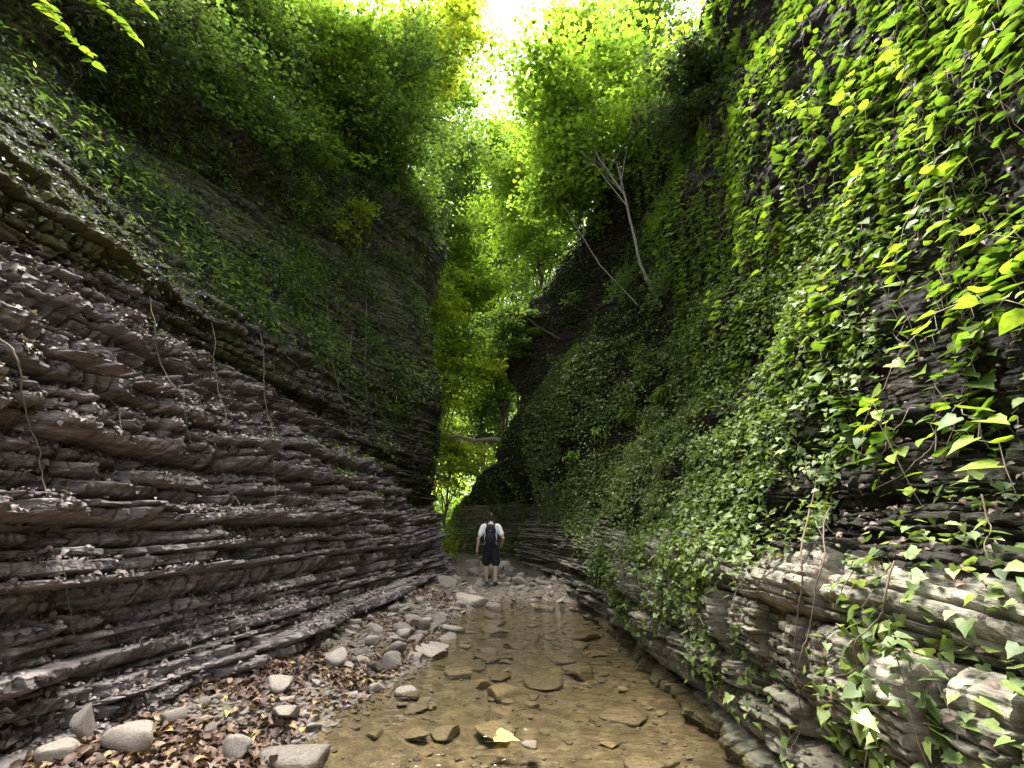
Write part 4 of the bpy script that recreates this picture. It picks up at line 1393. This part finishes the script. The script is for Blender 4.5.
ppart('body', fuse(bd, 'body', .0065), M['skin'])
sh = Geo()
ellipsoid(sh, (0, .01, .97), (.178, .130, .13))
ellipsoid(sh, (0, .02, 1.14), (.168, .122, .20))
ellipsoid(sh, (0, .05, 1.31), (.200, .132, .165))
capsule(sh, (-.17, .05, sho_z), (.17, .05, sho_z), .068, .068)
capsule(sh, (0, .055, 1.40), (0, .075, 1.455), .078, .068)
for s, e, w_ in arms:
    s, e = np.array(s), np.array(e)
    capsule(sh, s, s + (e - s) * .62, .068, .066)
ppart('shirt', fuse(sh, 'shirt', .010), M['shirt'])
so = Geo()
ellipsoid(so, (0, .0, .93), (.185, .138, .12))
capsule(so, (-.085, .01, .86), (-.105, .12, .57), .105, .112)
capsule(so, (.085, .01, .86), (.13, .03, .57), .105, .115)
ppart('shorts', fuse(so, 'shorts', .010), M['black_cloth'])
ha = Geo()
ellipsoid(ha, (0, .148, 1.625), (.083, .102, .108), .45)
ellipsoid(ha, (0, .105, 1.59), (.070, .055, .075), .3)
ppart('hair', fuse(ha, 'hair', .008), M['hair'])
for a in (L_an, R_an):
    s_ = Geo()
    ellipsoid(s_, (a[0], a[1] - .01, a[2] - .03), (.048, .062, .055))
    ellipsoid(s_, (a[0] * 1.06, a[1] + .11, a[2] - .052), (.050, .10, .036))
    sm = ppart('shoe', fuse(s_, 'shoe', .008), M['shoe'])
    q_ = Geo()
    ellipsoid(q_, (a[0] * 1.04, a[1] + .07, a[2] - .082), (.052, .155, .014))
    link('sole', fuse(q_, 'sole', .007), M['sole'], sm)

bp_ = thing('backpack', 'dark navy backpack worn on the back of the walking person', 'backpack', (PX0, PY0, GZ))
pk = Geo()
ellipsoid(pk, (0, -.14, 1.30), (.135, .075, .17))
ellipsoid(pk, (0, -.155, 1.12), (.140, .085, .17))
ellipsoid(pk, (0, -.14, 1.03), (.130, .075, .10))
ppart('pack_body', fuse(pk, 'pack_body', .009), M['pack'], bp_)
pk = Geo()
ellipsoid(pk, (0, -.215, 1.09), (.105, .045, .12))
ppart('front_pocket', fuse(pk, 'front_pocket', .008), M['black_cloth'], bp_)
for s in (-1, 1):
    pk = Geo()
    pk.tube([(s * .09, -.09, 1.44), (s * .10, .0, 1.492), (s * .105, .10, 1.475), (s * .11, .185, 1.36), (s * .125, .18, 1.22), (s * .16, .09, 1.08), (s * .15, -.05, 1.03)], .020, 6)
    ppart('strap', pk.mesh('strap'), M['black_cloth'], bp_)
pk = Geo()
an = np.linspace(0, 2 * math.pi, 25)
pk.tube(np.stack([.183 * np.cos(an), .015 + .137 * np.sin(an), np.full(25, 1.0)], -1), .016, 6)
ppart('hip_belt', pk.mesh('hip_belt'), M['twig'], bp_)
pk = Geo()
ellipsoid(pk, (0, -.218, 1.305), (.022, .006, .012))
ppart('badge', pk.mesh('badge'), M['red'], bp_)
# the stone slabs the walker stands on
stone('boulder', SLABS[3], (PX0 - .02, PY0, GZ - .075), (.5, .42, .5), (0, 0, .4), 'low flat slab under the feet of the walker')
